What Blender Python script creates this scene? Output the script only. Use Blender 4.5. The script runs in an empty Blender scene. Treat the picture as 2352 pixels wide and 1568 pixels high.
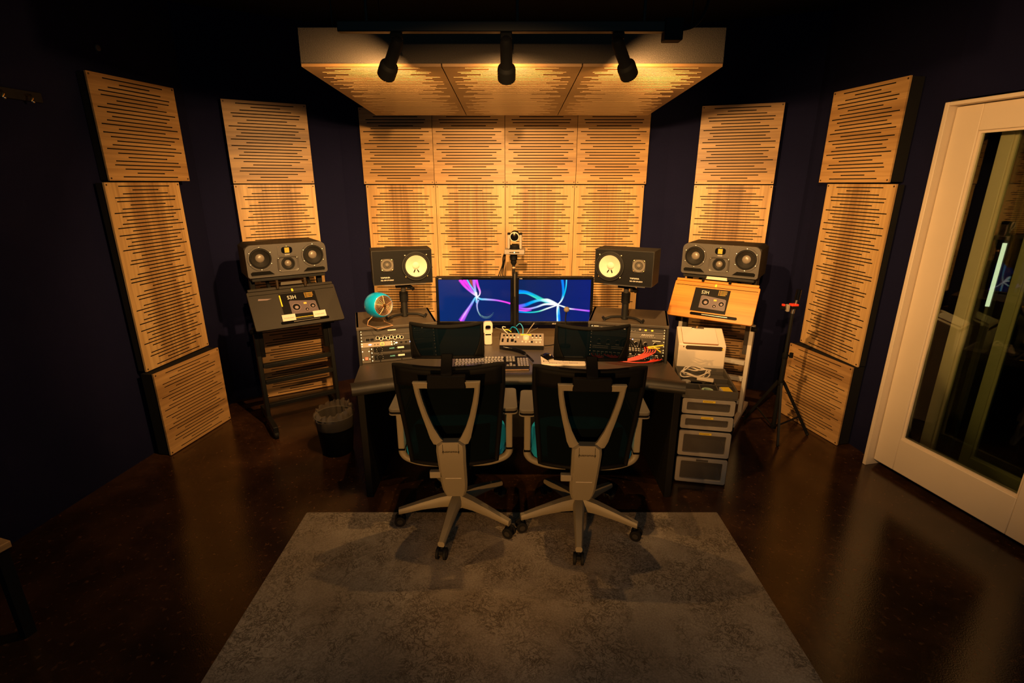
import bpy, math, random
from mathutils import Matrix, Vector
random.seed(7)
S = bpy.context.scene
COL = S.collection
PI = math.pi
R = math.radians

# ------------------------------------------------------------------ camera, world, exposure
cam_d = bpy.data.cameras.new('camera')
cam_d.sensor_width = 36.0
cam_d.lens = 1170 / 2352 * 36.0
cam_d.clip_start = 0.05
cam = bpy.data.objects.new('camera', cam_d)
COL.objects.link(cam)
cam.location = (0, 0, 1.8)
cam.rotation_euler = (R(90 - 17.3), 0, 0)
S.camera = cam

W = bpy.data.worlds.new('night')
S.world = W
W.use_nodes = True
W.node_tree.nodes['Background'].inputs[0].default_value = (0.30, 0.56, 0.66, 1)
W.node_tree.nodes['Background'].inputs[1].default_value = 0.15
S.view_settings.view_transform = 'Standard'
S.view_settings.look = 'None'
S.view_settings.exposure = 0.0
S.view_settings.gamma = 1.0
S.view_settings.use_curve_mapping = False
LAMP_COL = (1.0, 0.535, 0.18)
REAR_W = 820.0    # spotlight above the viewer
DOOR_W = 330.0    # its neighbour turned to the door
LAMP_W = 215.0     # main beam of each track spotlight
SPILL_W = 37.0     # stray light around each can

# ------------------------------------------------------------------ materials
MATS = {}
def new_mat(name):
    m = bpy.data.materials.new(name)
    m.use_nodes = True
    nt = m.node_tree
    b = nt.nodes['Principled BSDF']
    return m, nt, b
def mat(name, col, rough=0.5, metal=0.0, noise=0.0, scale=60.0, bump=0.0, spec=0.5, emit=None, es=0.0, alpha=1.0, trans=0.0, coat=0.0, sheen=0.0):
    if name in MATS: return MATS[name]
    m, nt, b = new_mat(name)
    b.inputs['Base Color'].default_value = (*col, 1)
    b.inputs['Roughness'].default_value = rough
    b.inputs['Metallic'].default_value = metal
    b.inputs['Specular IOR Level'].default_value = spec
    if coat: b.inputs['Coat Weight'].default_value = coat
    if sheen: b.inputs['Sheen Weight'].default_value = sheen
    if trans: b.inputs['Transmission Weight'].default_value = trans
    if alpha < 1: b.inputs['Alpha'].default_value = alpha
    if emit:
        b.inputs['Emission Color'].default_value = (*emit, 1)
        b.inputs['Emission Strength'].default_value = es
    tc = nt.nodes.new('ShaderNodeTexCoord')
    n = nt.nodes.new('ShaderNodeTexNoise')
    n.inputs['Scale'].default_value = scale
    n.inputs['Detail'].default_value = 4
    nt.links.new(tc.outputs['Object'], n.inputs['Vector'])
    if noise:
        mx = nt.nodes.new('ShaderNodeMix'); mx.data_type = 'RGBA'
        mx.inputs[6].default_value = (*[c * (1 - noise) for c in col], 1)
        mx.inputs[7].default_value = (*[min(1, c * (1 + noise)) for c in col], 1)
        nt.links.new(n.outputs['Fac'], mx.inputs[0])
        nt.links.new(mx.outputs[2], b.inputs['Base Color'])
    if bump:
        bp = nt.nodes.new('ShaderNodeBump')
        bp.inputs['Strength'].default_value = bump
        bp.inputs['Distance'].default_value = 0.004
        nt.links.new(n.outputs['Fac'], bp.inputs['Height'])
        nt.links.new(bp.outputs['Normal'], b.inputs['Normal'])
    MATS[name] = m
    return m

def wood(name, vertical, light, mid, dark, rough=0.42, heart=False):
    m, nt, b = new_mat(name)
    L = nt.links.new
    tc = nt.nodes.new('ShaderNodeTexCoord')
    oi = nt.nodes.new('ShaderNodeObjectInfo')
    mul = nt.nodes.new('ShaderNodeMath'); mul.operation = 'MULTIPLY'; mul.inputs[1].default_value = 37.0
    L(oi.outputs['Random'], mul.inputs[0])
    comb = nt.nodes.new('ShaderNodeCombineXYZ')
    for i in range(3): L(mul.outputs[0], comb.inputs[i])
    def stretched(sx, sz, scale, detail):
        mp = nt.nodes.new('ShaderNodeMapping')
        mp.inputs['Scale'].default_value = (sx, 3.0, sz) if vertical else (sz, 3.0, sx)
        add = nt.nodes.new('ShaderNodeVectorMath'); add.operation = 'ADD'
        L(tc.outputs['Object'], mp.inputs['Vector'])
        L(mp.outputs['Vector'], add.inputs[0]); L(comb.outputs[0], add.inputs[1])
        n = nt.nodes.new('ShaderNodeTexNoise')
        n.inputs['Scale'].default_value = scale; n.inputs['Detail'].default_value = detail
        n.inputs['Roughness'].default_value = 0.6
        L(add.outputs[0], n.inputs['Vector'])
        return n
    broad = stretched(9.0, 0.5, 1.0, 5)
    fine = stretched(60.0, 1.5, 1.0, 3)
    r1 = nt.nodes.new('ShaderNodeValToRGB')
    e = r1.color_ramp.elements
    e[0].position = 0.30; e[0].color = (*dark, 1)
    e[1].position = 0.66; e[1].color = (*light, 1)
    k = r1.color_ramp.elements.new(0.48); k.color = (*mid, 1)
    src = broad.outputs['Fac']
    if heart:
        # darker heartwood streaks down the middle of the board
        sep = nt.nodes.new('ShaderNodeSeparateXYZ'); L(tc.outputs['Object'], sep.inputs[0])
        a = nt.nodes.new('ShaderNodeMath'); a.operation = 'ABSOLUTE'; L(sep.outputs[0], a.inputs[0])
        mr = nt.nodes.new('ShaderNodeMapRange')
        mr.inputs[1].default_value = 0.05; mr.inputs[2].default_value = 0.2
        mr.inputs[3].default_value = -0.12; mr.inputs[4].default_value = 0.07
        L(a.outputs[0], mr.inputs[0])
        ad = nt.nodes.new('ShaderNodeMath'); ad.operation = 'ADD'
        L(broad.outputs['Fac'], ad.inputs[0]); L(mr.outputs[0], ad.inputs[1])
        src = ad.outputs[0]
    L(src, r1.inputs['Fac'])
    mx = nt.nodes.new('ShaderNodeMix'); mx.data_type = 'RGBA'; mx.blend_type = 'MULTIPLY'
    mx.inputs[0].default_value = 0.55
    r2 = nt.nodes.new('ShaderNodeValToRGB')
    r2.color_ramp.elements[0].position = 0.3; r2.color_ramp.elements[0].color = (0.55, 0.5, 0.45, 1)
    r2.color_ramp.elements[1].position = 0.6; r2.color_ramp.elements[1].color = (1, 1, 1, 1)
    L(fine.outputs['Fac'], r2.inputs['Fac'])
    L(r1.outputs['Color'], mx.inputs[6]); L(r2.outputs['Color'], mx.inputs[7])
    L(mx.outputs[2], b.inputs['Base Color'])
    b.inputs['Roughness'].default_value = rough
    b.inputs['Specular IOR Level'].default_value = 0.35
    MATS[name] = m
    return m

WOOD_V = wood('oak_vertical_grain', True, (0.62, 0.40, 0.17), (0.52, 0.32, 0.13), (0.33, 0.18, 0.07), heart=True)
WOOD_H = wood('oak_horizontal_grain', False, (0.55, 0.335, 0.135), (0.45, 0.26, 0.10), (0.25, 0.13, 0.048))
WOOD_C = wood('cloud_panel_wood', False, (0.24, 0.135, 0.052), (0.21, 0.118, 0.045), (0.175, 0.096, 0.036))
WOOD_T = wood('amber_board_wood', False, (0.58, 0.255, 0.045), (0.50, 0.20, 0.03), (0.35, 0.11, 0.012), rough=0.38)

NAVY = mat('navy_wall_fabric', (0.0048, 0.0052, 0.026), 0.9, noise=0.35, scale=140, bump=0.3, spec=0.15)
CEILM = mat('black_ceiling_paint', (0.012, 0.014, 0.016), 0.9, spec=0.1)
CORE = mat('charcoal_acoustic_fabric', (0.013, 0.0125, 0.0125), 0.95, noise=0.4, scale=300, spec=0.1)
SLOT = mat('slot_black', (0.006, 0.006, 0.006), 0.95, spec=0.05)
CFAB = mat('grey_woven_fabric', (0.045, 0.038, 0.033), 0.95, noise=0.55, scale=260, bump=0.4, spec=0.1)
SCREW = mat('dark_screw', (0.10, 0.07, 0.045), 0.35, 0.8)
BLACK = mat('black_plastic', (0.0045, 0.0045, 0.005), 0.7, spec=0.09)
BLACKM = mat('black_metal', (0.007, 0.007, 0.007), 0.5, 0.0, spec=0.25)
BLACKT = mat('black_textured', (0.010, 0.009, 0.008), 0.6, noise=0.5, scale=500, bump=0.25, spec=0.25)
BLACKG = mat('black_gloss', (0.003, 0.003, 0.004), 0.15, spec=0.3)
RUBBER = mat('rubber', (0.006, 0.006, 0.006), 0.7, spec=0.25)
BAFFLE = mat('charcoal_baffle', (0.048, 0.043, 0.040), 0.5, noise=0.25, scale=400, bump=0.1)
CONE = mat('dark_cone', (0.014, 0.013, 0.012), 0.42)
CAPM = mat('dust_cap', (0.16, 0.135, 0.11), 0.32)
PAPER = mat('paper_cone', (0.42, 0.385, 0.31), 0.75, noise=0.06, scale=40)
CREAM = mat('cream_plastic', (0.58, 0.51, 0.42), 0.5, noise=0.04, scale=8)
WHITE = mat('white_paint', (0.70, 0.58, 0.44), 0.5, noise=0.05, scale=5)
PAPERW = mat('white_paper', (0.55, 0.52, 0.46), 0.7)
WHITEM = mat('white_metal', (0.50, 0.46, 0.40), 0.4)
CHROME = mat('chrome', (0.5, 0.46, 0.42), 0.3, 1.0)
BRASS = mat('brass', (0.70, 0.45, 0.18), 0.25, 1.0)
SILVER = mat('silver_panel', (0.26, 0.22, 0.18), 0.6, 0.0, spec=0.25)
DGREY = mat('dark_grey_panel', (0.036, 0.032, 0.028), 0.65, 0.0, spec=0.2)
MGREY = mat('mid_grey_panel', (0.085, 0.075, 0.062), 0.65, 0.0, spec=0.2)
KHAKI = mat('grey_nylon', (0.25, 0.215, 0.15), 0.5, noise=0.08, scale=200)
PADM = mat('arm_pad', (0.13, 0.12, 0.10), 0.75, noise=0.12, scale=400)
TEAL = mat('teal_fabric', (0.002, 0.42, 0.85), 0.85, noise=0.15, scale=300)
TEALP = mat('teal_enamel', (0.002, 0.26, 0.58), 0.25, coat=0.2)
RED = mat('red_plastic', (0.75, 0.05, 0.025), 0.4)
YELLOW = mat('yellow_plastic', (0.85, 0.60, 0.02), 0.5)
BLUE = mat('blue_plastic', (0.05, 0.35, 0.70), 0.4)
CYAN = mat('cyan_print', (0.10, 0.55, 0.65), 0.5)
GREENP = mat('pale_green', (0.45, 0.62, 0.45), 0.6)
ORANGE = mat('orange_print', (0.85, 0.42, 0.06), 0.6)
COPPER = mat('copper_wire_stand', (0.55, 0.34, 0.20), 0.45, 0.6)
RIBBON = mat('gold_ribbon', (0.85, 0.52, 0.08), 0.35, 0.6)
LEATHER = mat('black_vinyl', (0.020, 0.018, 0.016), 0.5, noise=0.2, scale=300, bump=0.15)
LAMIN = mat('black_laminate', (0.007, 0.0065, 0.006), 0.6, spec=0.2, noise=0.2, scale=200)
RACKTOP = mat('rack_top_vinyl', (0.060, 0.047, 0.035), 0.5, noise=0.2, scale=250)
POSTER = mat('poster_black', (0.0035, 0.003, 0.0035), 0.5, spec=0.12)
POSTG = mat('poster_print_grey', (0.085, 0.062, 0.075), 0.5)
BOARDK = mat('black_grain_board', (0.021, 0.018, 0.015), 0.55, noise=0.7, scale=420, bump=0.3, spec=0.3)
POSTL = mat('poster_print_light', (0.20, 0.15, 0.16), 0.5)
INK = mat('ink', (0.05, 0.04, 0.04), 0.7)
WHITEP = mat('white_print', (0.60, 0.57, 0.52), 0.6)
LEDG = mat('green_led', (0.05, 0.3, 0.15), 0.4, emit=(0.25, 1.0, 0.55), es=4.0)
LEDB = mat('blue_led', (0.2, 0.3, 0.6), 0.4, emit=(0.45, 0.6, 1.0), es=2.5)
LEDR = mat('red_lit_switch', (0.6, 0.06, 0.02), 0.4, emit=(1.0, 0.10, 0.03), es=0.35)
LEDY = mat('yellow_led', (0.4, 0.4, 0.05), 0.4, emit=(0.6, 0.8, 0.1), es=.5)
LAMPFACE = mat('lamp_lens', (0.9, 0.8, 0.6), 0.3, emit=LAMP_COL, es=18.0)
TUBE = mat('lit_tube', (0.9, 0.9, 0.85), 0.4, emit=(0.95, 1.0, 0.82), es=1.6)

def mesh_fabric(name, col, alpha):
    m, nt, b = new_mat(name)
    b.inputs['Base Color'].default_value = (*col, 1)
    b.inputs['Roughness'].default_value = 0.9
    b.inputs['Specular IOR Level'].default_value = 0.04
    b.inputs['Alpha'].default_value = alpha
    return m
MESH = mesh_fabric('black_chair_mesh', (0.002, 0.004, 0.005), 0.99)
MESHH = mesh_fabric('headrest_mesh', (0.001, 0.005, 0.010), 0.975)

def glass_mat(name, tint, rough=0.0):
    m = bpy.data.materials.new(name); m.use_nodes = True
    nt = m.node_tree; nt.nodes.clear()
    out = nt.nodes.new('ShaderNodeOutputMaterial')
    tr = nt.nodes.new('ShaderNodeBsdfTransparent'); tr.inputs[0].default_value = (*tint, 1)
    gl = nt.nodes.new('ShaderNodeBsdfGlossy'); gl.inputs['Roughness'].default_value = rough
    fr = nt.nodes.new('ShaderNodeFresnel'); fr.inputs['IOR'].default_value = 1.5
    mx = nt.nodes.new('ShaderNodeMixShader')
    nt.links.new(fr.outputs[0], mx.inputs[0]); nt.links.new(tr.outputs[0], mx.inputs[1]); nt.links.new(gl.outputs[0], mx.inputs[2])
    nt.links.new(mx.outputs[0], out.inputs[0])
    return m
GLASS = glass_mat('door_glass', (0.80, 0.84, 0.76))
CLEARP = mat('translucent_plastic', (0.55, 0.50, 0.44), 0.4, alpha=0.5, spec=0.3)
BAGM = mat('clear_bag_film', (0.22, 0.18, 0.14), 0.13, alpha=0.28, spec=1.0)

def floor_mat():
    m, nt, b = new_mat('stained_concrete'); L = nt.links.new
    tc = nt.nodes.new('ShaderNodeTexCoord')
    n1 = nt.nodes.new('ShaderNodeTexNoise'); n1.inputs['Scale'].default_value = 2.6; n1.inputs['Detail'].default_value = 8; n1.inputs['Roughness'].default_value = 0.65
    n2 = nt.nodes.new('ShaderNodeTexNoise'); n2.inputs['Scale'].default_value = 38; n2.inputs['Detail'].default_value = 6
    n3 = nt.nodes.new('ShaderNodeTexNoise'); n3.inputs['Scale'].default_value = 160; n3.inputs['Detail'].default_value = 3
    for n in (n1, n2, n3): L(tc.outputs['Object'], n.inputs['Vector'])
    r = nt.nodes.new('ShaderNodeValToRGB'); e = r.color_ramp.elements
    e[0].position = 0.32; e[0].color = (0.012, 0.0055, 0.0025, 1)
    e[1].position = 0.72; e[1].color = (0.060, 0.027, 0.0115, 1)
    k = e.new(0.5); k.color = (0.028, 0.0125, 0.0055, 1)
    L(n1.outputs['Fac'], r.inputs['Fac'])
    r2 = nt.nodes.new('ShaderNodeValToRGB'); e = r2.color_ramp.elements
    e[0].position = 0.60; e[0].color = (0, 0, 0, 1); e[1].position = 0.74; e[1].color = (1, 1, 1, 1)
    L(n2.outputs['Fac'], r2.inputs['Fac'])
    mx = nt.nodes.new('ShaderNodeMix'); mx.data_type = 'RGBA'
    L(r2.outputs['Color'], mx.inputs[0]); L(r.outputs['Color'], mx.inputs[6]); mx.inputs[7].default_value = (0.10, 0.045, 0.019, 1)
    L(mx.outputs[2], b.inputs['Base Color'])
    b.inputs['Roughness'].default_value = 0.2
    mr = nt.nodes.new('ShaderNodeMapRange'); mr.inputs[3].default_value = 0.10; mr.inputs[4].default_value = 0.24
    L(n2.outputs['Fac'], mr.inputs[0]); L(mr.outputs[0], b.inputs['Roughness'])
    bp = nt.nodes.new('ShaderNodeBump'); bp.inputs['Strength'].default_value = 0.12; bp.inputs['Distance'].default_value = 0.003
    L(n3.outputs['Fac'], bp.inputs['Height']); L(bp.outputs['Normal'], b.inputs['Normal'])
    return m
FLOORM = floor_mat()

def rug_mat():
    m, nt, b = new_mat('distressed_rug'); L = nt.links.new
    tc = nt.nodes.new('ShaderNodeTexCoord')
    def noise(s, d=6, rough=0.6, dist=0.0):
        n = nt.nodes.new('ShaderNodeTexNoise'); n.inputs['Scale'].default_value = s; n.inputs['Detail'].default_value = d
        n.inputs['Roughness'].default_value = rough; n.inputs['Distortion'].default_value = dist
        L(tc.outputs['Object'], n.inputs['Vector']); return n
    big = noise(2.2, 3); scroll = noise(9, 4, 0.55, 2.2); fine = noise(120, 3); fl = noise(26, 5, 0.6, 1.6)
    def ramp(src, p0, p1, c0, c1):
        r = nt.nodes.new('ShaderNodeValToRGB'); e = r.color_ramp.elements
        e[0].position = p0; e[0].color = (*c0, 1); e[1].position = p1; e[1].color = (*c1, 1)
        L(src, r.inputs['Fac']); return r
    base = ramp(big.outputs['Fac'], 0.3, 0.7, (0.25, 0.195, 0.14), (0.44, 0.37, 0.285))
    # thin scroll lines: bands of the distorted noise near its middle value
    def band(n, c, w):
        s = nt.nodes.new('ShaderNodeMath'); s.operation = 'SUBTRACT'; L(n.outputs['Fac'], s.inputs[0]); s.inputs[1].default_value = c
        a = nt.nodes.new('ShaderNodeMath'); a.operation = 'ABSOLUTE'; L(s.outputs[0], a.inputs[0])
        mr = nt.nodes.new('ShaderNodeMapRange'); mr.inputs[1].default_value = 0; mr.inputs[2].default_value = w
        mr.inputs[3].default_value = 1; mr.inputs[4].default_value = 0
        L(a.outputs[0], mr.inputs[0]); return mr
    b1 = band(scroll, 0.5, 0.030); b2 = band(fl, 0.47, 0.05)
    wear = noise(4.0, 5)
    wr = ramp(wear.outputs['Fac'], 0.38, 0.56, (0, 0, 0), (1, 1, 1))
    ad = nt.nodes.new('ShaderNodeMath'); ad.operation = 'MAXIMUM'; L(b1.outputs[0], ad.inputs[0]); L(b2.outputs[0], ad.inputs[1])
    ml = nt.nodes.new('ShaderNodeMath'); ml.operation = 'MULTIPLY'; L(ad.outputs[0], ml.inputs[0]); L(wr.outputs['Color'], ml.inputs[1])
    m2 = nt.nodes.new('ShaderNodeMath'); m2.operation = 'MULTIPLY'; L(ml.outputs[0], m2.inputs[0]); m2.inputs[1].default_value = 0.9
    mx = nt.nodes.new('ShaderNodeMix'); mx.data_type = 'RGBA'
    L(m2.outputs[0], mx.inputs[0]); L(base.outputs['Color'], mx.inputs[6]); mx.inputs[7].default_value = (0.09, 0.065, 0.04, 1)
    mf = nt.nodes.new('ShaderNodeMix'); mf.data_type = 'RGBA'; mf.blend_type = 'MULTIPLY'; mf.inputs[0].default_value = 0.6
    fr = ramp(fine.outputs['Fac'], 0.3, 0.7, (0.55, 0.55, 0.55), (1.15, 1.15, 1.15))
    L(mx.outputs[2], mf.inputs[6]); L(fr.outputs['Color'], mf.inputs[7])
    # plain border line around the edge
    L(mf.outputs[2], b.inputs['Base Color'])
    b.inputs['Roughness'].default_value = 0.95; b.inputs['Specular IOR Level'].default_value = 0.1
    bp = nt.nodes.new('ShaderNodeBump'); bp.inputs['Strength'].default_value = 0.5; bp.inputs['Distance'].default_value = 0.004
    L(fine.outputs['Fac'], bp.inputs['Height']); L(bp.outputs['Normal'], b.inputs['Normal'])
    return m
RUGM = rug_mat()

def screen_mat():
    m, nt, b = new_mat('lit_screen'); L = nt.links.new
    at = nt.nodes.new('ShaderNodeAttribute'); at.attribute_name = 'paint'
    b.inputs['Base Color'].default_value = (0.001, 0.001, 0.001, 1); b.inputs['Roughness'].default_value = 0.2; b.inputs['Specular IOR Level'].default_value = 0.08
    L(at.outputs['Color'], b.inputs['Emission Color']); b.inputs['Emission Strength'].default_value = 1.2; L(at.outputs['Alpha'], b.inputs['Alpha'])      # soft ribbon edges
    return m
SCREEN = screen_mat()

# ------------------------------------------------------------------ mesh helpers
class MB:
    def __init__(s): s.v = []; s.f = []; s.c = None
    def add(s, vs, fs, m=None):
        o = len(s.v)
        for p in vs:
            p = Vector(p)
            s.v.append(tuple(m @ p) if m is not None else tuple(p))
        for f in fs: s.f.append(tuple(i + o for i in f))
        return s
    def box(s, x0, x1, y0, y1, z0, z1, m=None):
        vs = [(x0,y0,z0),(x1,y0,z0),(x1,y1,z0),(x0,y1,z0),(x0,y0,z1),(x1,y0,z1),(x1,y1,z1),(x0,y1,z1)]
        return s.add(vs, [(0,3,2,1),(4,5,6,7),(0,1,5,4),(1,2,6,5),(2,3,7,6),(3,0,4,7)], m)
    def bar(s, p, q, w, d, up=(0,0,1), w2=None, d2=None):
        # rectangular bar from p to q; w along side, d along the third direction
        p = Vector(p); q = Vector(q); a = (q - p).normalized(); u = Vector(up)
        if abs(a.dot(u)) > 0.98: u = Vector((0,1,0))
        sd = a.cross(u).normalized(); t = sd.cross(a).normalized()
        w2 = w if w2 is None else w2; d2 = d if d2 is None else d2
        vs = []
        for c, ww, dd in ((p, w, d), (q, w2, d2)):
            for i, j in ((-1,-1),(1,-1),(1,1),(-1,1)): vs.append(c + sd*ww/2*i + t*dd/2*j)
        return s.add(vs, [(0,1,2,3),(7,6,5,4),(0,4,5,1),(1,5,6,2),(2,6,7,3),(3,7,4,0)])
    def tube(s, pts, r, n=10, closed=False, caps=True):
        pts = [Vector(p) for p in pts]; N = len(pts)
        rs = r if isinstance(r, (list, tuple)) else [r]*N
        prev = None; o = len(s.v)
        for i, p in enumerate(pts):
            if closed: t = pts[(i+1) % N] - pts[i-1]
            else: t = pts[min(i+1, N-1)] - pts[max(i-1, 0)]
            t.normalize()
            if prev is None:
                a = Vector((0,0,1)) if abs(t.z) < 0.9 else Vector((1,0,0))
                u = t.cross(a).normalized()
            else:
                u = (prev - t*prev.dot(t))
                u = u.normalized() if u.length > 1e-6 else t.orthogonal().normalized()
            prev = u; w = t.cross(u)
            for k in range(n):
                an = 2*PI*k/n
                s.v.append(tuple(p + (u*math.cos(an) + w*math.sin(an))*rs[i]))
        M = N if closed else N-1
        for i in range(M):
            j = (i+1) % N
            for k in range(n):
                l = (k+1) % n
                s.f.append((o+i*n+k, o+i*n+l, o+j*n+l, o+j*n+k))
        if caps and not closed:
            s.f.append(tuple(o+k for k in range(n))[::-1]); s.f.append(tuple(o+(N-1)*n+k for k in range(n)))
        return s
    def cyl(s, p, q, r, r2=None, n=20):
        return s.tube([p, q], [r, r if r2 is None else r2], n)
    def lathe(s, prof, m=None, n=32, cap0=False, cap1=False):
        # profile (radius, height) spun about local z
        o = len(s.v)
        for r, h in prof:
            for k in range(n):
                a = 2*PI*k/n; p = Vector((r*math.cos(a), r*math.sin(a), h))
                s.v.append(tuple(m @ p) if m is not None else tuple(p))
        for i in range(len(prof)-1):
            for k in range(n):
                l = (k+1) % n
                s.f.append((o+i*n+k, o+i*n+l, o+(i+1)*n+l, o+(i+1)*n+k))
        if cap0: s.f.append(tuple(o+k for k in range(n))[::-1])
        if cap1: s.f.append(tuple(o+(len(prof)-1)*n+k for k in range(n)))
        return s
    def prism(s, poly, y0, y1, m=None):
        # polygon in x,z extruded from y0 to y1
        n = len(poly)
        vs = [(x, y0, z) for x, z in poly] + [(x, y1, z) for x, z in poly]
        fs = [tuple(range(n)), tuple(range(2*n-1, n-1, -1))]
        for i in range(n):
            j = (i+1) % n; fs.append((j, i, n+i, n+j))
        return s.add(vs, fs, m)
    def prismz(s, poly, z0, z1):
        n = len(poly)
        vs = [(x, y, z0) for x, y in poly] + [(x, y, z1) for x, y in poly]
        fs = [tuple(range(n))[::-1], tuple(range(n, 2*n))]
        for i in range(n):
            j = (i+1) % n; fs.append((i, j, n+j, n+i))
        return s.add(vs, fs)
    def grid(s, rows):
        o = len(s.v); nr = len(rows); nc = len(rows[0])
        for r in rows:
            for p in r: s.v.append(tuple(p))
        for i in range(nr-1):
            for j in range(nc-1):
                s.f.append((o+i*nc+j, o+i*nc+j+1, o+(i+1)*nc+j+1, o+(i+1)*nc+j))
        return s
    def sphere(s, c, r, n=16, m=None, sc=(1,1,1)):
        prof = [(max(1e-4, r*math.sin(PI*i/(n//2))), -r*math.cos(PI*i/(n//2))) for i in range(n//2+1)]
        mm = Matrix.Translation(c) @ Matrix.Diagonal((*sc, 1))
        return s.lathe(prof, mm if m is None else m @ mm, n)
    def build(s, name, material, parent=None, bevel=0.0, smooth=True, solid=0.0, seg=2):
        me = bpy.data.meshes.new(name)
        me.from_pydata(s.v, [], s.f); me.validate(); me.update()
        mats = material if isinstance(material, (list, tuple)) else [material]
        for mm in mats: me.materials.append(mm)
        if smooth:
            me.polygons.foreach_set('use_smooth', [True]*len(me.polygons))
            me.set_sharp_from_angle(angle=R(38))
        o = bpy.data.objects.new(name, me); COL.objects.link(o)
        if parent is not None: o.parent = parent
        if solid:
            md = o.modifiers.new('thickness', 'SOLIDIFY'); md.thickness = solid; md.offset = 0
        if bevel:
            md = o.modifiers.new('bevel', 'BEVEL'); md.width = bevel; md.segments = seg; md.limit_method = 'ANGLE'; md.angle_limit = R(40)
        return o

def rrect(w, h, r, n=6, cx=0, cz=0):
    pts = []
    for sx, sz, a0 in ((1,1,0),(-1,1,90),(-1,-1,180),(1,-1,270)):
        for i in range(n+1):
            a = R(a0 + 90*i/n)
            pts.append((cx + sx*(w/2-r) + r*math.cos(a), cz + sz*(h/2-r) + r*math.sin(a)))
    return pts
def frame_rr(mb, w, h, wi, hi, r, ri, y0, y1, n=6, cx=0, cz=0):
    # ring between two rounded rectangles
    a = rrect(w, h, r, n, cx, cz); b = rrect(wi, hi, ri, n, cx, cz); N = len(a)
    vs = [(x,y0,z) for x,z in a] + [(x,y0,z) for x,z in b] + [(x,y1,z) for x,z in a] + [(x,y1,z) for x,z in b]
    fs = []
    for i in range(N):
        j = (i+1) % N
        fs += [(i,j,N+j,N+i), (2*N+j,2*N+i,3*N+i,3*N+j), (j,i,2*N+i,2*N+j), (N+i,N+j,3*N+j,3*N+i)]
    return mb.add(vs, fs)
def plate_holes(mb, x0, x1, z0, z1, holes, y):
    # flat front at y with round holes; holes sorted by x, one per column
    xs = [x0] + [(holes[i][0]+holes[i][2]+holes[i+1][0]-holes[i+1][2])/2 for i in range(len(holes)-1)] + [x1]
    for i, (cx, cz, r) in enumerate(holes):
        a, b = xs[i], xs[i+1]; n = 48; ring = []; sq = []
        for k in range(n):
            t = 2*PI*k/n; c, sn = math.cos(t), math.sin(t)
            f = min((b-cx)/c if c > 1e-6 else (a-cx)/c if c < -1e-6 else 1e9, (z1-cz)/sn if sn > 1e-6 else (z0-cz)/sn if sn < -1e-6 else 1e9)
            ring.append((cx+r*c, y, cz+r*sn)); sq.append([cx+f*c, y, cz+f*sn])
        for (qx, qz) in ((a,z0),(b,z0),(b,z1),(a,z1)):
            j = min(range(n), key=lambda k: (sq[k][0]-qx)**2+(sq[k][2]-qz)**2); sq[j] = [qx, y, qz]
        back = [(p[0], y+.03, p[2]) for p in ring]
        vs = ring + [tuple(p) for p in sq] + back; fs = []
        for k in range(n):
            l = (k+1) % n; fs += [(k, n+k, n+l, l), (k, l, 2*n+l, 2*n+k)]
        mb.add(vs, fs)
    return mb
TOY = Matrix.Rotation(R(90), 4, 'X')     # local +z of a lathe points to -y (towards the viewer)

def tag(o, label=None, cat=None, group=None, kind=None):
    if label: o['label'] = label
    if cat: o['category'] = cat
    if group: o['group'] = group
    if kind: o['kind'] = kind
    return o
def thing(name, label, cat, loc=(0,0,0), rz=0.0, group=None, matrix=None):
    o = bpy.data.objects.new(name, None); COL.objects.link(o)
    o.empty_display_size = 0.05
    if matrix is not None: o.matrix_world = matrix
    else: o.location = loc; o.rotation_euler = (0, 0, rz)
    return tag(o, label, cat, group)
def struct(name, mb, m, parent=None, **k):
    o = mb.build(name, m, parent, **k)
    if parent is None: o['kind'] = 'structure'
    return o
def kids(o): return [c for c in bpy.data.objects if c.parent == o]
def dup(o, parent=None):
    c = o.copy(); COL.objects.link(c); c.parent = parent
    for ch in kids(o): dup(ch, c)
    return c
def text(body, size, m, parent, loc, rot=(R(90),0,0), name='lettering', align='LEFT', depth=0.0006, sx=1.0):
    cu = bpy.data.curves.new(name, 'FONT'); cu.body = body; cu.size = size; cu.align_x = align; cu.extrude = depth; cu.resolution_u = 3
    t = bpy.data.objects.new(name, cu); COL.objects.link(t)
    dg = bpy.context.evaluated_depsgraph_get()
    me = bpy.data.meshes.new_from_object(t.evaluated_get(dg))
    bpy.data.objects.remove(t); bpy.data.curves.remove(cu)
    me.name = name
    me.materials.clear(); me.materials.append(m)
    o = bpy.data.objects.new(name, me); COL.objects.link(o); o.parent = parent
    o.location = loc; o.rotation_euler = rot; o.scale = (sx, 1, 1)
    return o
def AB(A, B):   # frame with x from A to B (left to right seen from the room), y pointing away
    d = Vector((B[0]-A[0], B[1]-A[1])); return math.atan2(d.y, d.x), d.length, ((A[0]+B[0])/2, (A[1]+B[1])/2)
def smooth_path(pts, n=8):
    P = [Vector(p) for p in pts]; out = []
    for i in range(len(P)-1):
        p0 = P[max(i-1,0)]; p1 = P[i]; p2 = P[i+1]; p3 = P[min(i+2,len(P)-1)]
        for k in range(n):
            t = k/n
            out.append(0.5*((2*p1) + (p2-p0)*t + (2*p0-5*p1+4*p2-p3)*t*t + (3*p1-p0-3*p2+p3)*t**3))
    out.append(P[-1]); return out

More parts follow.
